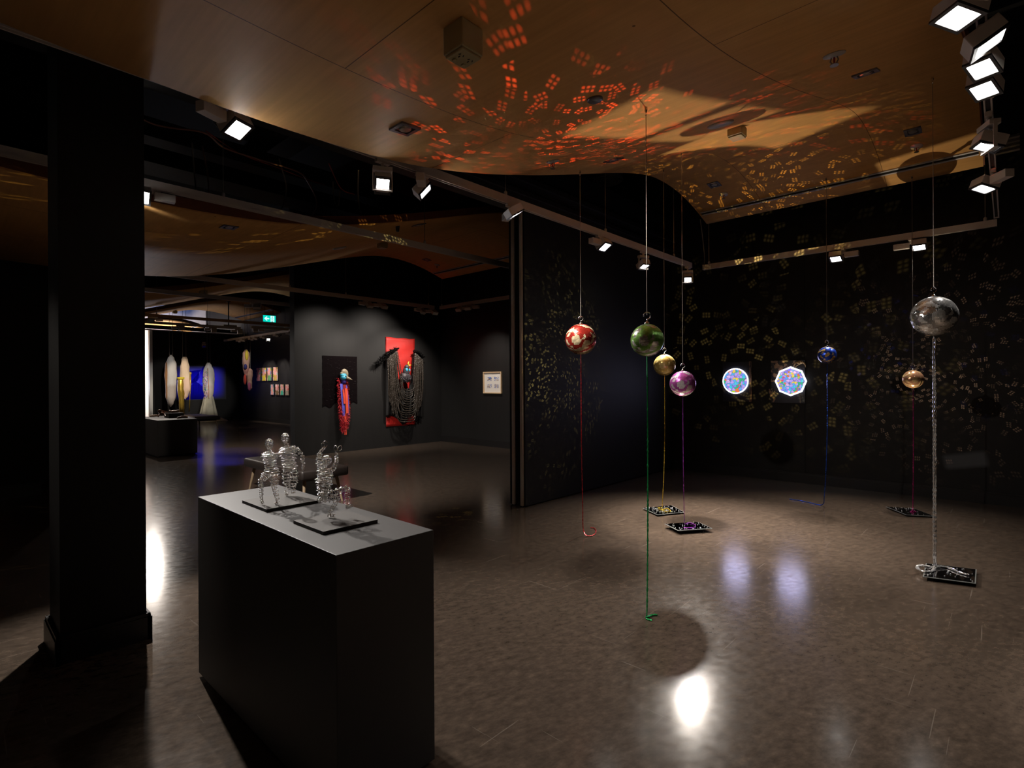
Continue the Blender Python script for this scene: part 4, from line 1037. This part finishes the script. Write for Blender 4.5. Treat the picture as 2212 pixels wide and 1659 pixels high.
for pts, wd, m, nm in (([(5.935, WY - .11, 1.48), (5.95, WY - .13, 1.2), (5.97, WY - .13, .98), (5.985, WY - .12, .78)], .06, M_BLUEF, 'blue_strip'),
                       ([(6.05, WY - .11, 1.45), (6.07, WY - .13, 1.2), (6.09, WY - .13, .98), (6.095, WY - .12, .80)], .035, M_BLUEF, 'blue_strip'),
                       ([(6.0, WY - .13, 1.46), (6.0, WY - .14, 1.28), (6.015, WY - .14, 1.15)], .07, M_DRED, 'red_wattle'),
                       ([(5.965, WY - .135, 1.36), (5.975, WY - .15, 1.2), (5.985, WY - .15, 1.05)], .04, M_ORF, 'orange_strip'),
                       ([(6.03, WY - .14, 1.38), (6.035, WY - .155, 1.15), (6.045, WY - .155, .84)], .06, M_ORF, 'orange_strip'),
                       ([(6.02, WY - .12, .84), (6.02, WY - .13, .6), (6.02, WY - .12, .38)], .06, M_ORF, 'tail_strip')):
    b = MB(); strip(b, pts, wd); b.build(nm, m, h1)
hd = MB().ball((5.985, WY - .12, 1.615), (.075, .07, .066), 20, 14).ball((5.975, WY - .12, 1.665), (.072, .055, .045), 18, 12).build('face', M_FAC, h1, True)
MB().ball((6.0, WY - .10, 1.535), (.058, .055, .07), 18, 12).build('throat', M_NAVY, h1, True)
MB().ball((6.0, WY - .12, 1.725), (.075, .036, .075), 18, 12, Matrix.Rotation(.35, 3, 'Y')).ball((6.045, WY - .125, 1.70), (.045, .030, .085), 16, 10, Matrix.Rotation(-.15, 3, 'Y')).ball((5.94, WY - .12, 1.70), (.04, .03, .03), 14, 8).build('casque', M_BEAK, h1, True)
MB().lathe([(.040, 0), (.032, .05), (.020, .10), (.004, .145)], (6.02, WY - .16, 1.615), 14, Matrix.Rotation(R(114), 3, 'Y') @ Matrix.Rotation(R(14), 3, 'X')).build('beak', M_BEAK, h1, True)
MB().ball((6.0, WY - .184, 1.632), (.022, .010, .012), 12, 8, Matrix.Rotation(.5, 3, 'Y')).build('eye', M_BEZEL, h1, True)

M_REDC = mat('scarlet cloth', (.36, .008, .005), .6, var=.2, vscale=12); M_BLKC = mat('black glossy drape', (.0045, .0038, .0038), .5, spec=.3); M_BEAD = mat('dark bead strings', (.034, .026, .020), .35, var=.6, vscale=150)
h2 = thing('black_drape_hanging', 'red cloth panel with a beaded black drape and a dark bird on the wall', 'wall hanging', (7.53, WY, .47))
g = []
for i in range(31):
    z = 2.56 - 2.085 * i / 30
    g.append([(7.12 + .825 * j / 16, WY - .015 - .005 * math.sin(i * 1.3 + j * .4), z + (.006 * math.sin(j * .8) - .012 * math.sin(math.pi * j / 16) if i == 0 else 0)) for j in range(17)])
MB().sheet(g, (0, .008, 0)).build('red_panel', M_REDC, h2, True)
# black cloth with deep swags
def swag(u, v):
    """u across, v 0 (neckline) to 1 (hem)"""
    x = 7.08 + 1.03 * u
    t = min(max((abs(2 * u - .98) - .26) / .30, 0), 1); t = t * t * (3 - 2 * t)
    neck = 1.36 + .90 * t - .16 * max(0, abs(2 * u - .98) - .6)
    hem = .68 + .05 * math.sin(u * 10.5 + .4) - .14 * math.exp(-((u - .47) / .12) ** 2)
    z = neck + (hem - neck) * v
    fold = math.sin(u * 52 + 2 * v) * .014 + math.sin(u * 21 + v * 4) * .012
    y = WY - .07 - .06 * math.sin(math.pi * min(1, v * .8 + .2)) * math.sin(math.pi * min(max(u, .04), .96)) ** .5 + fold
    return (x, min(y, WY - .03), z)
MB().sheet([[swag(j / 110, i / 30) for j in range(111)] for i in range(31)], (0, .006, 0)).build('black_drape', M_BLKC, h2, True)
bs = MB(); rg = random.Random(8)
def bead_string(mb, pts, r):
    P = smooth_path(pts, 7); path = []
    for i in range(len(P) - 1):
        n = max(1, int((P[i + 1] - P[i]).length / .012))
        path += [P[i].lerp(P[i + 1], k / n) for k in range(n)]
    mb.tube([q + Vector((rg.uniform(-.004, .004), rg.uniform(-.004, .004), 0)) for q in path], [r * (rg.uniform(.8, 1.25) if k % 2 else .55) for k in range(len(path))], 5)
for k in range(15):                      # swags hanging from shoulder to shoulder, each lower than the last
    t = k / 14; xl = 7.33 - .19 * t; xr = 7.84 + .18 * t; ztop = 2.22 - .10 * t; low = 1.30 - .72 * t
    pts = []
    for j in range(9):
        u = j / 8; x = xl + (xr - xl) * u + .035 * rg.uniform(-1, 1) * (0 < j < 8)
        z = low + (ztop - low) * abs(2 * u - 1) ** (3.4 + 1.2 * t)
        pts.append((x, WY - .12 - .10 * math.sin(math.pi * u) - .004 * (14 - k), z))
    bead_string(bs, pts, .0125)
for k in range(22):                      # straight strings at the two sides
    left = k % 2 == 0; q = (k // 2) / 10
    x = (7.09 + .25 * q) if left else (7.84 + .26 * q)
    zt = 2.05 + (.2 * q if left else .2 * (1 - q)); zb = .70 + rg.uniform(-.04, .1) + (.5 * (1 - q) ** 3 if left else .4 * q ** 4)
    bead_string(bs, [(x, WY - .13, zt), (x + rg.uniform(-.012, .012), WY - .15, (zt + zb) / 2), (x + .03 * (1 - q) * (1 if left else -1), WY - .12, zb)], .014)
e = bs.build('bead_strings', M_BEAD, h2, True)
tf = MB()
def tuft(path, n, ln):
    for k in range(n):
        u = k / n; i = min(int(u * (len(path) - 1)), len(path) - 2); f = u * (len(path) - 1) - i
        p = Vector(path[i]).lerp(Vector(path[i + 1]), f)
        d = Vector((rg.uniform(-.6, .6), rg.uniform(-.9, -.1), rg.uniform(.3, 1))).normalized() * ln * rg.uniform(.6, 1.2)
        tf.tube([p, p + d * .6, p + d + Vector((0, -.01, -.01))], [.012, .009, .003], 4)
tuft([(6.84, WY - .06, 1.86), (6.95, WY - .09, 1.98), (7.10, WY - .13, 2.13), (7.30, WY - .14, 2.24)], 420, .12)
tuft([(7.82, WY - .14, 2.22), (7.97, WY - .13, 2.20), (8.12, WY - .10, 2.08)], 240, .08)
tf.build('ruffled_shoulder', M_BLKC, h2)['kind'] = 'stuff'
M_BIRD = mat('dark feathers', (.035, .028, .034), .5, var=.6, vscale=80)
bd = MB().ball((7.55, WY - .17, 1.62), (.15, .10, .12), 24, 16).ball((7.57, WY - .18, 1.75), (.085, .075, .13), 20, 14).ball((7.575, WY - .20, 1.86), (.06, .055, .06), 18, 12)
for k in range(140):
    a = rg.uniform(0, 6.28); z = rg.uniform(-.9, .7); q = math.sqrt(1 - z * z); n = Vector((q * math.cos(a), -abs(q * math.sin(a)), z)); p = Vector((7.55, WY - .17, 1.62)) + Vector((n.x * .15, n.y * .10, n.z * .12))
    bd.tube([p, p + n * .012 + Vector((0, 0, -.022))], [.009, .003], 5)
bd.build('bird_body', M_BIRD, h2, True)
MB().lathe([(.028, 0), (.022, .03), (.004, .085)], (7.60, WY - .225, 1.895), 12, Matrix.Rotation(R(78), 3, 'Y')).lathe([(.022, 0), (.016, .05), (.003, .10)], (7.59, WY - .22, 1.91), 12, Matrix.Rotation(R(18), 3, 'Y')).build('open_beak', mat('yellow horn', (.75, .36, .03), .4), h2, True)
MB().ball((7.545, WY - .245, 1.80), (.035, .012, .04), 12, 8).ball((7.63, WY - .235, 1.79), (.02, .012, .035), 12, 8).build('cheek_patch', M_FAC, h2, True)

# ------------------------------------------------------------------ framed sheet of four small prints (wall_corner, x = 8.78)
fp = thing('framed_prints', 'pale timber frame with four small blue and brown prints on white', 'framed picture', (8.78, 8.74, 1.24))
M_FR = mat('pale timber frame', (.62, .44, .26), .45, var=.1, vscale=30); M_MATB = mat('white mount board', (.72, .68, .63), .8)
y0, y1, z0, z1 = 8.44, 9.03, 1.235, 1.735
MB().bb(8.738, 8.778, y0, y0 + .022, z0, z1).bb(8.738, 8.778, y1 - .022, y1, z0, z1).bb(8.738, 8.778, y0 + .022, y1 - .022, z0, z0 + .022).bb(8.738, 8.778, y0 + .022, y1 - .022, z1 - .022, z1).build('frame', M_FR, fp)
MB().bb(8.768, 8.776, y0 + .02, y1 - .02, z0 + .02, z1 - .02).build('mount', M_MATB, fp)
for k, (yy, zz) in enumerate(((8.84, 1.575), (8.615, 1.575), (8.84, 1.405), (8.615, 1.405))):
    MB().bb(8.766, 8.769, yy - .072, yy + .072, zz - .045, zz + .045).build('print', patches_mat('small print', [(.10, .20, .55), (.55, .40, .20), (.75, .72, .70), (.16, .12, .12), (.25, .35, .65), (.6, .5, .4)], 5 + k, .7, (1, 1, 1), k * 3.1 + 1), fp)

# ------------------------------------------------------------------ two round and octagonal light works on the right wall
XW = 8.62
M_TUBE = mat('white light tube', (.9, .9, .9), .3, emit=(.88, .92, 1), estr=3.2)
M_PANEL = mat('dark board with sheen', (.020, .019, .028), .35)
M_GLYPH = patches_mat('copper etched pattern', [(.012, .010, .014), (.30, .17, .10), (.015, .012, .015), (.22, .12, .08), (.012, .01, .012), (.35, .22, .14)], 7, .35, (1, 1, 1), 2.2)
def light_work(yc, zc_, r, sides, y0, y1, z0, z1, label, mglass, rot=0.0):
    o = thing('light_disc', label, 'light artwork', (XW, yc, zc_), 'light works on the right wall')
    MB().bb(XW - .03, XW, y0, y1, z0, z1).build('backing_board', M_PANEL, o)
    X = XW - .05
    def ring(k): return [(X, yc + k * math.cos(a), zc_ + k * math.sin(a)) for a in [rot + 2 * math.pi * i / sides for i in range(sides)]]
    MB().tube(ring(r), (.009 if sides > 12 else .013), 8, closed=True).build('light_tube', M_TUBE, o, sides > 12)
    rr = r * .955
    poly = [(rr * math.cos(rot + 2 * math.pi * i / sides), rr * math.sin(rot + 2 * math.pi * i / sides)) for i in range(sides)]
    MB().prism(poly[::-1], (XW - .054, yc, zc_), (0, 1, 0), (0, 0, 1), .012).build('glass_mosaic', mglass, o)
    MB().prism([(p[0] * .97, p[1] * .97) for p in poly][::-1], (XW - .03, yc, zc_), (0, 1, 0), (0, 0, 1), .022).build('light_box', M_BEZEL, o)
    return o
l1 = light_work(3.156, 1.495, .192, 48, 2.945, 3.362, 1.172, 1.795, 'round glowing disc of coloured pieces, on a board beside the purple ball', mosaic_light('round glass mosaic', 9.5, False, .95))
MB().bb(XW - .034, XW - .028, 2.915, 2.952, 1.172, 1.798).build('pattern_strip', M_GLYPH, l1)
l2 = light_work(2.355, 1.487, .205, 8, 2.170, 2.632, 1.165, 1.795, 'octagonal glowing panel of coloured shards, left of the blue mirror ball', mosaic_light('octagon glass mosaic', 12.5, False, .95), math.pi / 2)
MB().bb(XW - .034, XW - .028, 2.50, 2.632, 1.48, 1.795).bb(XW - .034, XW - .028, 2.28, 2.50, 1.64, 1.795).build('etched_pattern', M_GLYPH, l2)
MB().prism([(.0, -.11), (.03, -.10), (.05, -.04), (.06, .02), (.075, .05), (.06, .09), (.02, .10), (-.02, .09), (-.035, .05), (-.02, 0), (-.03, -.06)], (XW - .028, 2.60, 1.28), (0, 1, 0), (0, 0, 1), -.006).build('etched_figure', M_GLYPH, l2)
pt = MB(); base = Vector((XW - .05, 2.29, 1.66)); crown = Vector((XW - .06, 2.225, 1.735))
pt.tube(smooth_path([base, base + Vector((0, -.012, .05)), crown], 6), .005, 6)
for k in range(11):
    a = math.pi * (k / 10) ; d = Vector((rng.uniform(-.03, .0), math.cos(a) * .075, math.sin(a) * .055))
    pt.tube([crown, crown + d * .6 + Vector((0, 0, .018)), crown + d + Vector((0, 0, -.012)), crown + d * 1.08 + Vector((0, 0, -.05))], [.005, .007, .006, .001], 5)
pt.build('gold_palm', mat('gold palm', (.75, .50, .25), .3, .8), l2, True)
tc_ = MB()
for k in range(22): tc_.ball((XW - .034, 2.232, 1.17 + .012 * k), .004, 6, 4)
tc_.build('bead_line', mat('tan beads', (.30, .20, .12), .4), l2)
for o_ in (l1, l2):
    L = bpy.data.lights.new('disc_light', 'AREA'); L.shape = 'DISK'; L.size = .38; L.energy = 2.4; L.color = (.62, .60, 1)
    a = bpy.data.objects.new('disc_light', L); sc.collection.objects.link(a); a.parent = o_
    a.location = Vector((-.075, 0, 0)); a.rotation_euler = (0, R(90), 0)

# ------------------------------------------------------------------ eight small painted panels on the gallery wall (x = 8.8)
SK = (.62, .28, .26)
pal = [[(.05, .30, .20), SK, (.55, .20, .25), (.02, .02, .02), (.6, .55, .5)], [(.30, .22, .03), SK, (.10, .30, .75), (.60, .48, .03), (.35, .15, .03)],
       [(.30, .25, .05), (.10, .10, .35), SK, (.25, .10, .06), (.12, .3, .1)], [(.40, .26, .06), SK, (.25, .55, .45), (.65, .35, .38), (.3, .3, .32)],
       [(.08, .25, .60), SK, (.10, .35, .28), (.25, .12, .08), (.06, .05, .12)], [(.35, .35, .34), SK, (.15, .09, .04), (.7, .68, .66), (.5, .15, .15)],
       [(.45, .22, .06), SK, (.35, .45, .35), (.05, .40, .28), (.65, .3, .34)], [(.16, .12, .09), (.15, .40, .28), SK, (.5, .06, .04), (.3, .25, .2)]]
def painting(y, w, z0, z1, k, label):
    o = thing('small_painting', label, 'painting', (8.8, y, z0), 'small portrait paintings on the far right wall')
    MB().bb(8.765, 8.8, y - w / 2, y + w / 2, z0, z1).build('panel_edge', M_BEZEL, o)
    h = z1 - z0
    MB().bb(8.760, 8.765, y - w / 2 + .01, y + w / 2 - .01, z0 + .01, z1 - .01).build('painted_face', patches_mat('painted ground', pal[k], 4.5, .7, (1, 1, 1.6), k * 1.7), o)
    f = MB().lathe([(w * .25, -.001), (w * .25, .004), (1e-4, .006)], (8.76, y + .01, z0 + h * .68), 20, Matrix.Rotation(R(-90), 3, 'Y'), 1.5, 1)
    f.build('painted_head', patches_mat('painted face', [SK, (.70, .34, .34), (.50, .20, .20), SK], 6, .7, (1, 1, 1), k), o)
    MB().prism([(-w * .36, 0), (w * .36, 0), (w * .28, h * .36), (w * .1, h * .46), (-w * .1, h * .46), (-w * .28, h * .36)], (8.760, y, z0 + .012), (0, 1, 0), (0, 0, 1), -.004).build('painted_clothes', mat('painted clothes', pal[k][(k + 2) % 5], .7, var=.5, vscale=30), o)
TOP = [(21.91, 'small portrait of a bearded face on green, first of the upper row'), (21.39, 'small portrait in a yellow top on brown, second of the upper row'),
       (20.90, 'small portrait in dark clothes on olive, third of the upper row'), (20.36, 'small portrait with raised arms in pale green, last of the upper row')]
LOW = [(20.64, 'small portrait on blue, first of the lower row'), (20.21, 'small portrait on grey with white edges, second of the lower row'),
       (19.80, 'small portrait with pale green body, third of the lower row'), (19.38, 'small portrait with a red spot, last of the lower row')]
for k, (y, lb) in enumerate(TOP): painting(y - .05, .42, 1.585, 2.11, k, lb)
for k, (y, lb) in enumerate(LOW): painting(y - .05, .31, 1.045, 1.46, 4 + k, lb)

# ------------------------------------------------------------------ hanging soft cloth forms in the far gallery
def cloth_mat(name, c1, c2, split, side=None):
    m, nt, p = base_mat(name)
    tc = nt.new('ShaderNodeTexCoord').outputs['Generated']; s = nt.new('ShaderNodeSeparateXYZ'); nt.l.new(tc, s.inputs[0])
    f = nt.math('DIVIDE', nt.math('SUBTRACT', nt.math('ADD', s.outputs[2], nt.math('MULTIPLY', nt.noise(tc, 4, 2), .08)), split), .06, clamp=True)
    col = nt.mix(f, c4(c2), c4(c1))
    if side: col = nt.mix(nt.math('LESS_THAN', s.outputs[0], .16), col, c4(side))
    col = nt.mix(nt.math('MULTIPLY', nt.noise(tc, 9, 4), .25), col, c4([x * .5 for x in c1]))
    nt.l.new(col, p.inputs['Base Color']); p.inputs['Roughness'].default_value = .75
    nt.l.new(nt.bump(nt.noise(nt.mapping(tc, (3, 3, 9)), 2.2, 4), .22, .05), p.inputs['Normal'])
    return m
def pod(mb, x, y, z0, z1, prof, n=28, m=36, wr=.006, lean=0.0, seed=1, sy=.8):
    """stuffed cloth form: prof gives (height fraction, radius)"""
    rg = random.Random(seed); ph = [rg.uniform(0, 6.28) for _ in range(5)]; g = []
    for i in range(m + 1):
        t = i / m; k = 0
        while k < len(prof) - 2 and t > prof[k + 1][0]: k += 1
        a, c = prof[k], prof[k + 1]; f = (t - a[0]) / (c[0] - a[0]); f = f * f * (3 - 2 * f)
        r = a[1] + (c[1] - a[1]) * f; row = []
        for j in range(n + 1):
            q = 2 * math.pi * (j % n) / n
            w_ = 1 + wr / max(r, .03) * (math.sin(5 * q + ph[0] + t * 9) + .7 * math.sin(t * 34 + ph[1] + 2 * math.sin(q))) * .6
            row.append((x + lean * t + r * w_ * math.cos(q), y + sy * r * w_ * math.sin(q), z0 + (z1 - z0) * t))
        g.append(row)
    return mb.sheet(g)
M_CORD = mat('pale hanging cord', (.30, .28, .24), .5)
def cords(o, x, y, z, dx, extra=()):
    for s in (-1, 1):
        MB().tube([(x + s * dx, y, z - .03), (x + s * dx, y, H)], .006, 6).build('hanging_cord', M_CORD, o)
PY = 22.4
a = thing('hanging_cloth_form', 'long grey stuffed cloth form hanging left, nearest the white doorway', 'soft sculpture', (5.86, PY, .65))
pod(MB(), 5.86, PY, .655, 2.55, [(0, .01), (.06, .09), (.2, .165), (.4, .170), (.62, .195), (.82, .175), (.94, .10), (1, .02)], lean=.02, seed=2).build('stuffed_body', cloth_mat('grey cloth', (.60, .58, .55), (.44, .38, .34), .42, (.45, .20, .06)), a, True)
cords(a, 5.88, PY, 2.55, .05)
a = thing('hanging_cloth_form', 'cream and gold stuffed cloth form hanging second, with a sequined tail to the floor', 'soft sculpture', (6.32, PY, .02))
pod(MB(), 6.33, PY, .92, 2.49, [(0, .01), (.07, .10), (.25, .165), (.5, .160), (.75, .15), (.94, .10), (1, .06)], lean=-.01, seed=4).build('stuffed_body', cloth_mat('cream cloth', (.80, .62, .44), (.78, .54, .40), .5), a, True)
M_GOLD = mat('gold sequin cloth', (.48, .32, .05), .3, .6, var=.8, vscale=60)
pod(MB(), 6.21, PY - .03, .02, 1.70, [(0, .055), (.25, .085), (.5, .085), (.75, .12), (.97, .11), (1, .06)], lean=-.02, seed=6).build('sequin_tail', M_GOLD, a, True)
MB().lathe([(.115, 1.66), (.135, 1.70), (.12, 1.74), (.06, 1.75)], (6.19, PY - .03, 0), 20).build('yellow_frill', mat('yellow frill', (.70, .55, .04), .7, var=.3, vscale=60), a, True)
MB().ball((6.50, PY, 1.88), (.05, .05, .06), 12, 8).tube([(6.50, PY, 1.85), (6.51, PY, 1.5), (6.49, PY, 1.1), (6.46, PY, .45)], [.03, .025, .015, .02], 8).build('gold_trim', M_GOLD, a, True)
cords(a, 6.31, PY, 2.49, .055)
PY3 = 23.2
a = thing('hanging_cloth_form', 'white wrinkled cloth form hanging third, its pale skirt spread on the floor', 'soft sculpture', (7.37, PY3, 0))
pod(MB(), 7.38, PY3, .82, 2.32, [(0, .03), (.06, .13), (.3, .20), (.6, .215), (.8, .19), (.94, .10), (1, .05)], wr=.010, seed=9).build('stuffed_body', cloth_mat('white cloth', (.72, .68, .64), (.66, .58, .52), .4), a, True)
sk = []
for i in range(15):
    t = i / 14; z = .98 * (1 - t) ** 1.0 + .006; r = .16 + .20 * t + (.22 * max(0, t - .8) / .2)
    sk.append([(7.38 + r * (1 + .10 * math.sin(9 * q)) * math.cos(q) + (.10 * max(0, t - .8) * 5 if math.cos(q) > .3 else 0), PY3 + .7 * r * (1 + .10 * math.sin(9 * q)) * math.sin(q), z) for q in [2 * math.pi * j / 44 for j in range(45)]])
MB().sheet(sk).build('draped_skirt', mat('cream gauze', (.42, .39, .30), .8, var=.2, vscale=10), a, True)
rg = random.Random(21); cs = [(.6, .2, .4), (.10, .12, .55), (.06, .40, .35), (.75, .5, .55), (.35, .12, .5)]
for ci, c in enumerate(cs):
    b = MB()
    for k in range(22):
        z = rg.uniform(.95, 2.0); x = 7.20 + rg.uniform(-.05, .11); b.ball((x, PY3 - .15 - rg.uniform(0, .02), z), (.010, .008, rg.uniform(.012, .035)), 8, 6, Matrix.Rotation(rg.uniform(-1, 1), 3, 'Y'))
    e = b.build('ribbon_trim', mat('ribbon colour', c, .5), a, True); e['kind'] = 'stuff'
b = MB().tube([(7.30, PY3 - .17, 2.1), (7.31, PY3 - .185, 1.6), (7.33, PY3 - .18, 1.2), (7.34, PY3 - .14, .9)], .012, 6); b.build('orange_seam', mat('orange seam', (.55, .25, .12), .6), a, True)
cords(a, 7.385, PY3, 2.30, .055)
a = thing('hanging_cloth_form', 'small pink and yellow stuffed cloth form hanging alone right of the others', 'soft sculpture', (6.86, 18.0, 1.3))
M_PINK = cloth_mat('pink cloth', (.62, .38, .30), (.55, .26, .24), .3)
pod(MB(), 6.83, 18.0, 1.75, 2.59, [(0, .05), (.25, .09), (.6, .115), (.85, .10), (1, .03)], seed=12).build('upper_body', M_PINK, a, True)
pod(MB(), 6.94, 18.0, 1.27, 1.98, [(0, .03), (.1, .065), (.4, .07), (.7, .095), (.92, .085), (1, .03)], seed=13).build('lower_body', M_PINK, a, True)
MB().ball((6.82, 17.915, 2.40), (.055, .03, .17), 14, 10).build('yellow_patch', mat('yellow patch', (.62, .48, .04), .7), a, True)
MB().ball((6.785, 17.93, 2.03), (.05, .04, .09), 12, 8).build('navy_patch', mat('navy patch', (.03, .03, .20), .7), a, True)
MB().ball((6.775, 17.95, 1.62), (.045, .05, .17), 12, 8).build('red_patch', mat('red patch', (.60, .06, .04), .7), a, True)
MB().ball((6.90, 17.93, 1.40), (.045, .03, .14), 12, 8).build('magenta_patch', mat('magenta patch', (.45, .10, .22), .7), a, True)
for dx in (-.04, .02, .12): MB().tube([(6.84 + dx, 18, 2.55 if dx < .1 else 1.95), (6.84 + dx, 18, zc(6.84 + dx))], .005, 6).build('hanging_cord', M_CORD, a)

# ------------------------------------------------------------------ blue projected picture on the end wall
def blue_screen():
    m, nt, p = base_mat('blue projected light')
    tc = nt.new('ShaderNodeTexCoord').outputs['Generated']; s = nt.new('ShaderNodeSeparateXYZ'); nt.l.new(tc, s.inputs[0])
    dx = nt.math('DIVIDE', nt.math('ABSOLUTE', nt.math('SUBTRACT', s.outputs[0], .5)), .5); dz = nt.math('DIVIDE', nt.math('ABSOLUTE', nt.math('SUBTRACT', s.outputs[2], .5)), .5)
    e = nt.math('POWER', nt.math('MULTIPLY', nt.math('SUBTRACT', 1.0, nt.math('POWER', dx, 2.5), clamp=True), nt.math('SUBTRACT', 1.0, nt.math('POWER', dz, 2.5), clamp=True)), 1.6)
    p.inputs['Base Color'].default_value = (.01, .01, .015, 1); p.inputs['Emission Color'].default_value = (.006, .004, .55, 1)
    nt.l.new(nt.math('MULTIPLY', e, .95), p.inputs['Emission Strength'])
    return m
s = thing('projected_picture', 'blue projected picture of a figure in a headdress on the black end wall', 'projection', (7.25, 24.0, 1.0))
MB().bb(6.35, 8.30, 23.985, 23.998, .84, 2.22).build('picture_field', blue_screen(), s)
M_SIL = mat('dark blue figure', (.004, .004, .02), .9, emit=(.004, .003, .16), estr=.5); M_SIL2 = mat('black headdress', (.003, .003, .006), .9)
def flat(poly, y, th, nm, m): MB().prism(poly[::-1], (0, y, 0), (1, 0, 0), (0, 0, 1), -th).build(nm, m, s)
flat([(6.72, .86), (6.78, 1.1), (6.92, 1.34), (7.05, 1.50), (7.16, 1.58), (7.28, 1.50), (7.42, 1.36), (7.52, 1.15), (7.58, .86)], 23.985, .006, 'draped_figure', M_SIL)
flat([(6.90, 2.0), (7.15, 2.03), (7.36, 2.05), (7.28, 1.95), (7.30, 1.75), (7.22, 1.60), (7.05, 1.50), (6.90, 1.46)], 23.985, .008, 'headdress', M_SIL2)
flat([(7.36, 1.5), (7.52, 1.58), (7.66, 1.56), (7.66, 1.30), (7.52, 1.38)], 23.985, .008, 'bright_wing', mat('cyan wing', (.01, .05, .1), .8, emit=(.01, .30, .80), estr=.8))
# the projector on its pole, and the blue light it sheds on the floor
pj = thing('ceiling_projector', 'beige box projector on a pole below the fourth ceiling panel', 'projector', (6.17, 17.6, 3.2))
M_PROJ = mat('beige projector case', (.36, .30, .17), .5)
MB().bb(5.98, 6.36, 17.45, 17.75, 3.19, 3.29).build('case', M_PROJ, pj, bevel=.01)
MB().tube([(6.17, 17.6, 3.29), (6.17, 17.6, zc(6.17) + .01)], .018, 10).bb(6.12, 6.22, 17.55, 17.65, 3.28, 3.30).bb(6.12, 6.22, 17.55, 17.65, zc(6.17) - .02, zc(6.17)).build('pole_mount', M_BEZEL, pj)
MB().lathe([(.04, 0), (.04, .03), (.03, .032)], (6.08, 17.75, 3.24), 16, Matrix.Rotation(R(-90), 3, 'X')).build('projector_lens', M_LENSOFF, pj)
spot('projector_spill', (6.0, 17.38, 3.22), (4.35, 12.2, 0), 330, 15, .4, (.05, .05, 1), .02, pj)
spot('added_blue_wash', (7.0, 26.0, 4.9), (7.2, 28, 4.6), 60, 130, .8, (.2, .36, 1), .1)  # added lamp without a fixture, turns the upper white wall blue

# ------------------------------------------------------------------ exit sign
ex = thing('exit_sign', 'lit green exit sign with a white arrow and running figure, hung from the ceiling', 'exit sign', (6.73, 16.0, 3.3))
M_EXG = mat('lit green sign', (.02, .3, .25), .4, emit=(.0, .62, .50), estr=1.15); M_EXW = mat('lit white sign', (.8, .8, .8), .4, emit=(.75, 1, .95), estr=1.1)
x0, x1, z0, z1, y = 6.55, 6.915, 3.305, 3.495, 15.985
MB().bb(x0 - .01, x1 + .01, y, y + .035, z0 - .01, z1 + .015).build('case', M_GREYP, ex)
MB().bb(x0, x1, y - .004, y, z0, z1).build('green_face', M_EXG, ex)
MB().bb(x0 + .215, x1 - .045, y - .007, y - .004, z0 + .012, z1 - .012).build('doorway_symbol', M_EXW, ex)
zm = (z0 + z1) / 2
MB().prism([(x0 + .03, zm), (x0 + .095, zm + .06), (x0 + .125, zm + .06), (x0 + .085, zm + .018), (x0 + .175, zm + .018), (x0 + .175, zm - .018), (x0 + .085, zm - .018), (x0 + .125, zm - .06), (x0 + .095, zm - .06)], (0, y - .004, 0), (1, 0, 0), (0, 0, 1), .003).build('arrow_symbol', M_EXW, ex)
rn = MB(); rx = x0 + .262
rn.lathe([(1e-4, 0), (.013, 0), (.013, .004)], (rx + .004, y - .007, zm + .055), 12, Matrix.Rotation(R(90), 3, 'X'))
for pts in ([(rx, zm + .04), (rx - .004, zm - .005)], [(rx - .004, zm - .005), (rx - .028, zm - .02), (rx - .03, zm - .055)], [(rx - .004, zm - .005), (rx + .022, zm - .03), (rx + .036, zm - .062)], [(rx, zm + .032), (rx - .03, zm + .02), (rx - .04, zm - .0)], [(rx, zm + .032), (rx + .028, zm + .012), (rx + .042, zm + .025)]):
    rn.tube([(p[0], y - .0075, p[1]) for p in pts], .006, 6)
rn.build('running_symbol', M_EXG, ex)
for dx in (.06, .30): MB().tube([(x0 + dx, y + .018, z1 + .01), (x0 + dx, y + .018, H)], .006, 6).build('hanging_rod', M_BEZEL, ex)

# small dark fitting on the middle track and a lamp bracket at the end wall
tag(MB().lathe([(.028, 0), (.020, -.07), (.012, -.075)], (3.95, 5.6, 3.46), 12).build('hanging_cone', M_BEZEL), 'small black cone fitting at the lower edge of the second ceiling panel', 'fitting')
spotlight(7.25, 23.3, (7.3, 22, .5), 'white bracket spotlight hanging alone before the black end wall', 'bracket', False, 1, drop=.06)
# light in the white room beyond
L = bpy.data.lights.new('white_room_light', 'AREA'); L.size = 2.5; L.energy = 150; L.color = (.88, .94, 1)
o = bpy.data.objects.new('white_room_light', L); sc.collection.objects.link(o); o.location = (4.5, 26.6, 2.6); o.rotation_euler = (R(50), 0, 0)
L = bpy.data.lights.new('white_room_uplight', 'POINT'); L.energy = 520; L.shadow_soft_size = .3; L.color = (1, .88, .76)
o = bpy.data.objects.new('white_room_uplight', L); sc.collection.objects.link(o); o.location = (6.6, 26.2, 2.2)
spot('white_room_glow', (4.7, 25.4, 1.3), (4.6, 15.5, 3.9), 420, 70, 1, (.80, .82, 1), .4)  # added spot, stands for the doorway's glow on the far ceiling panels
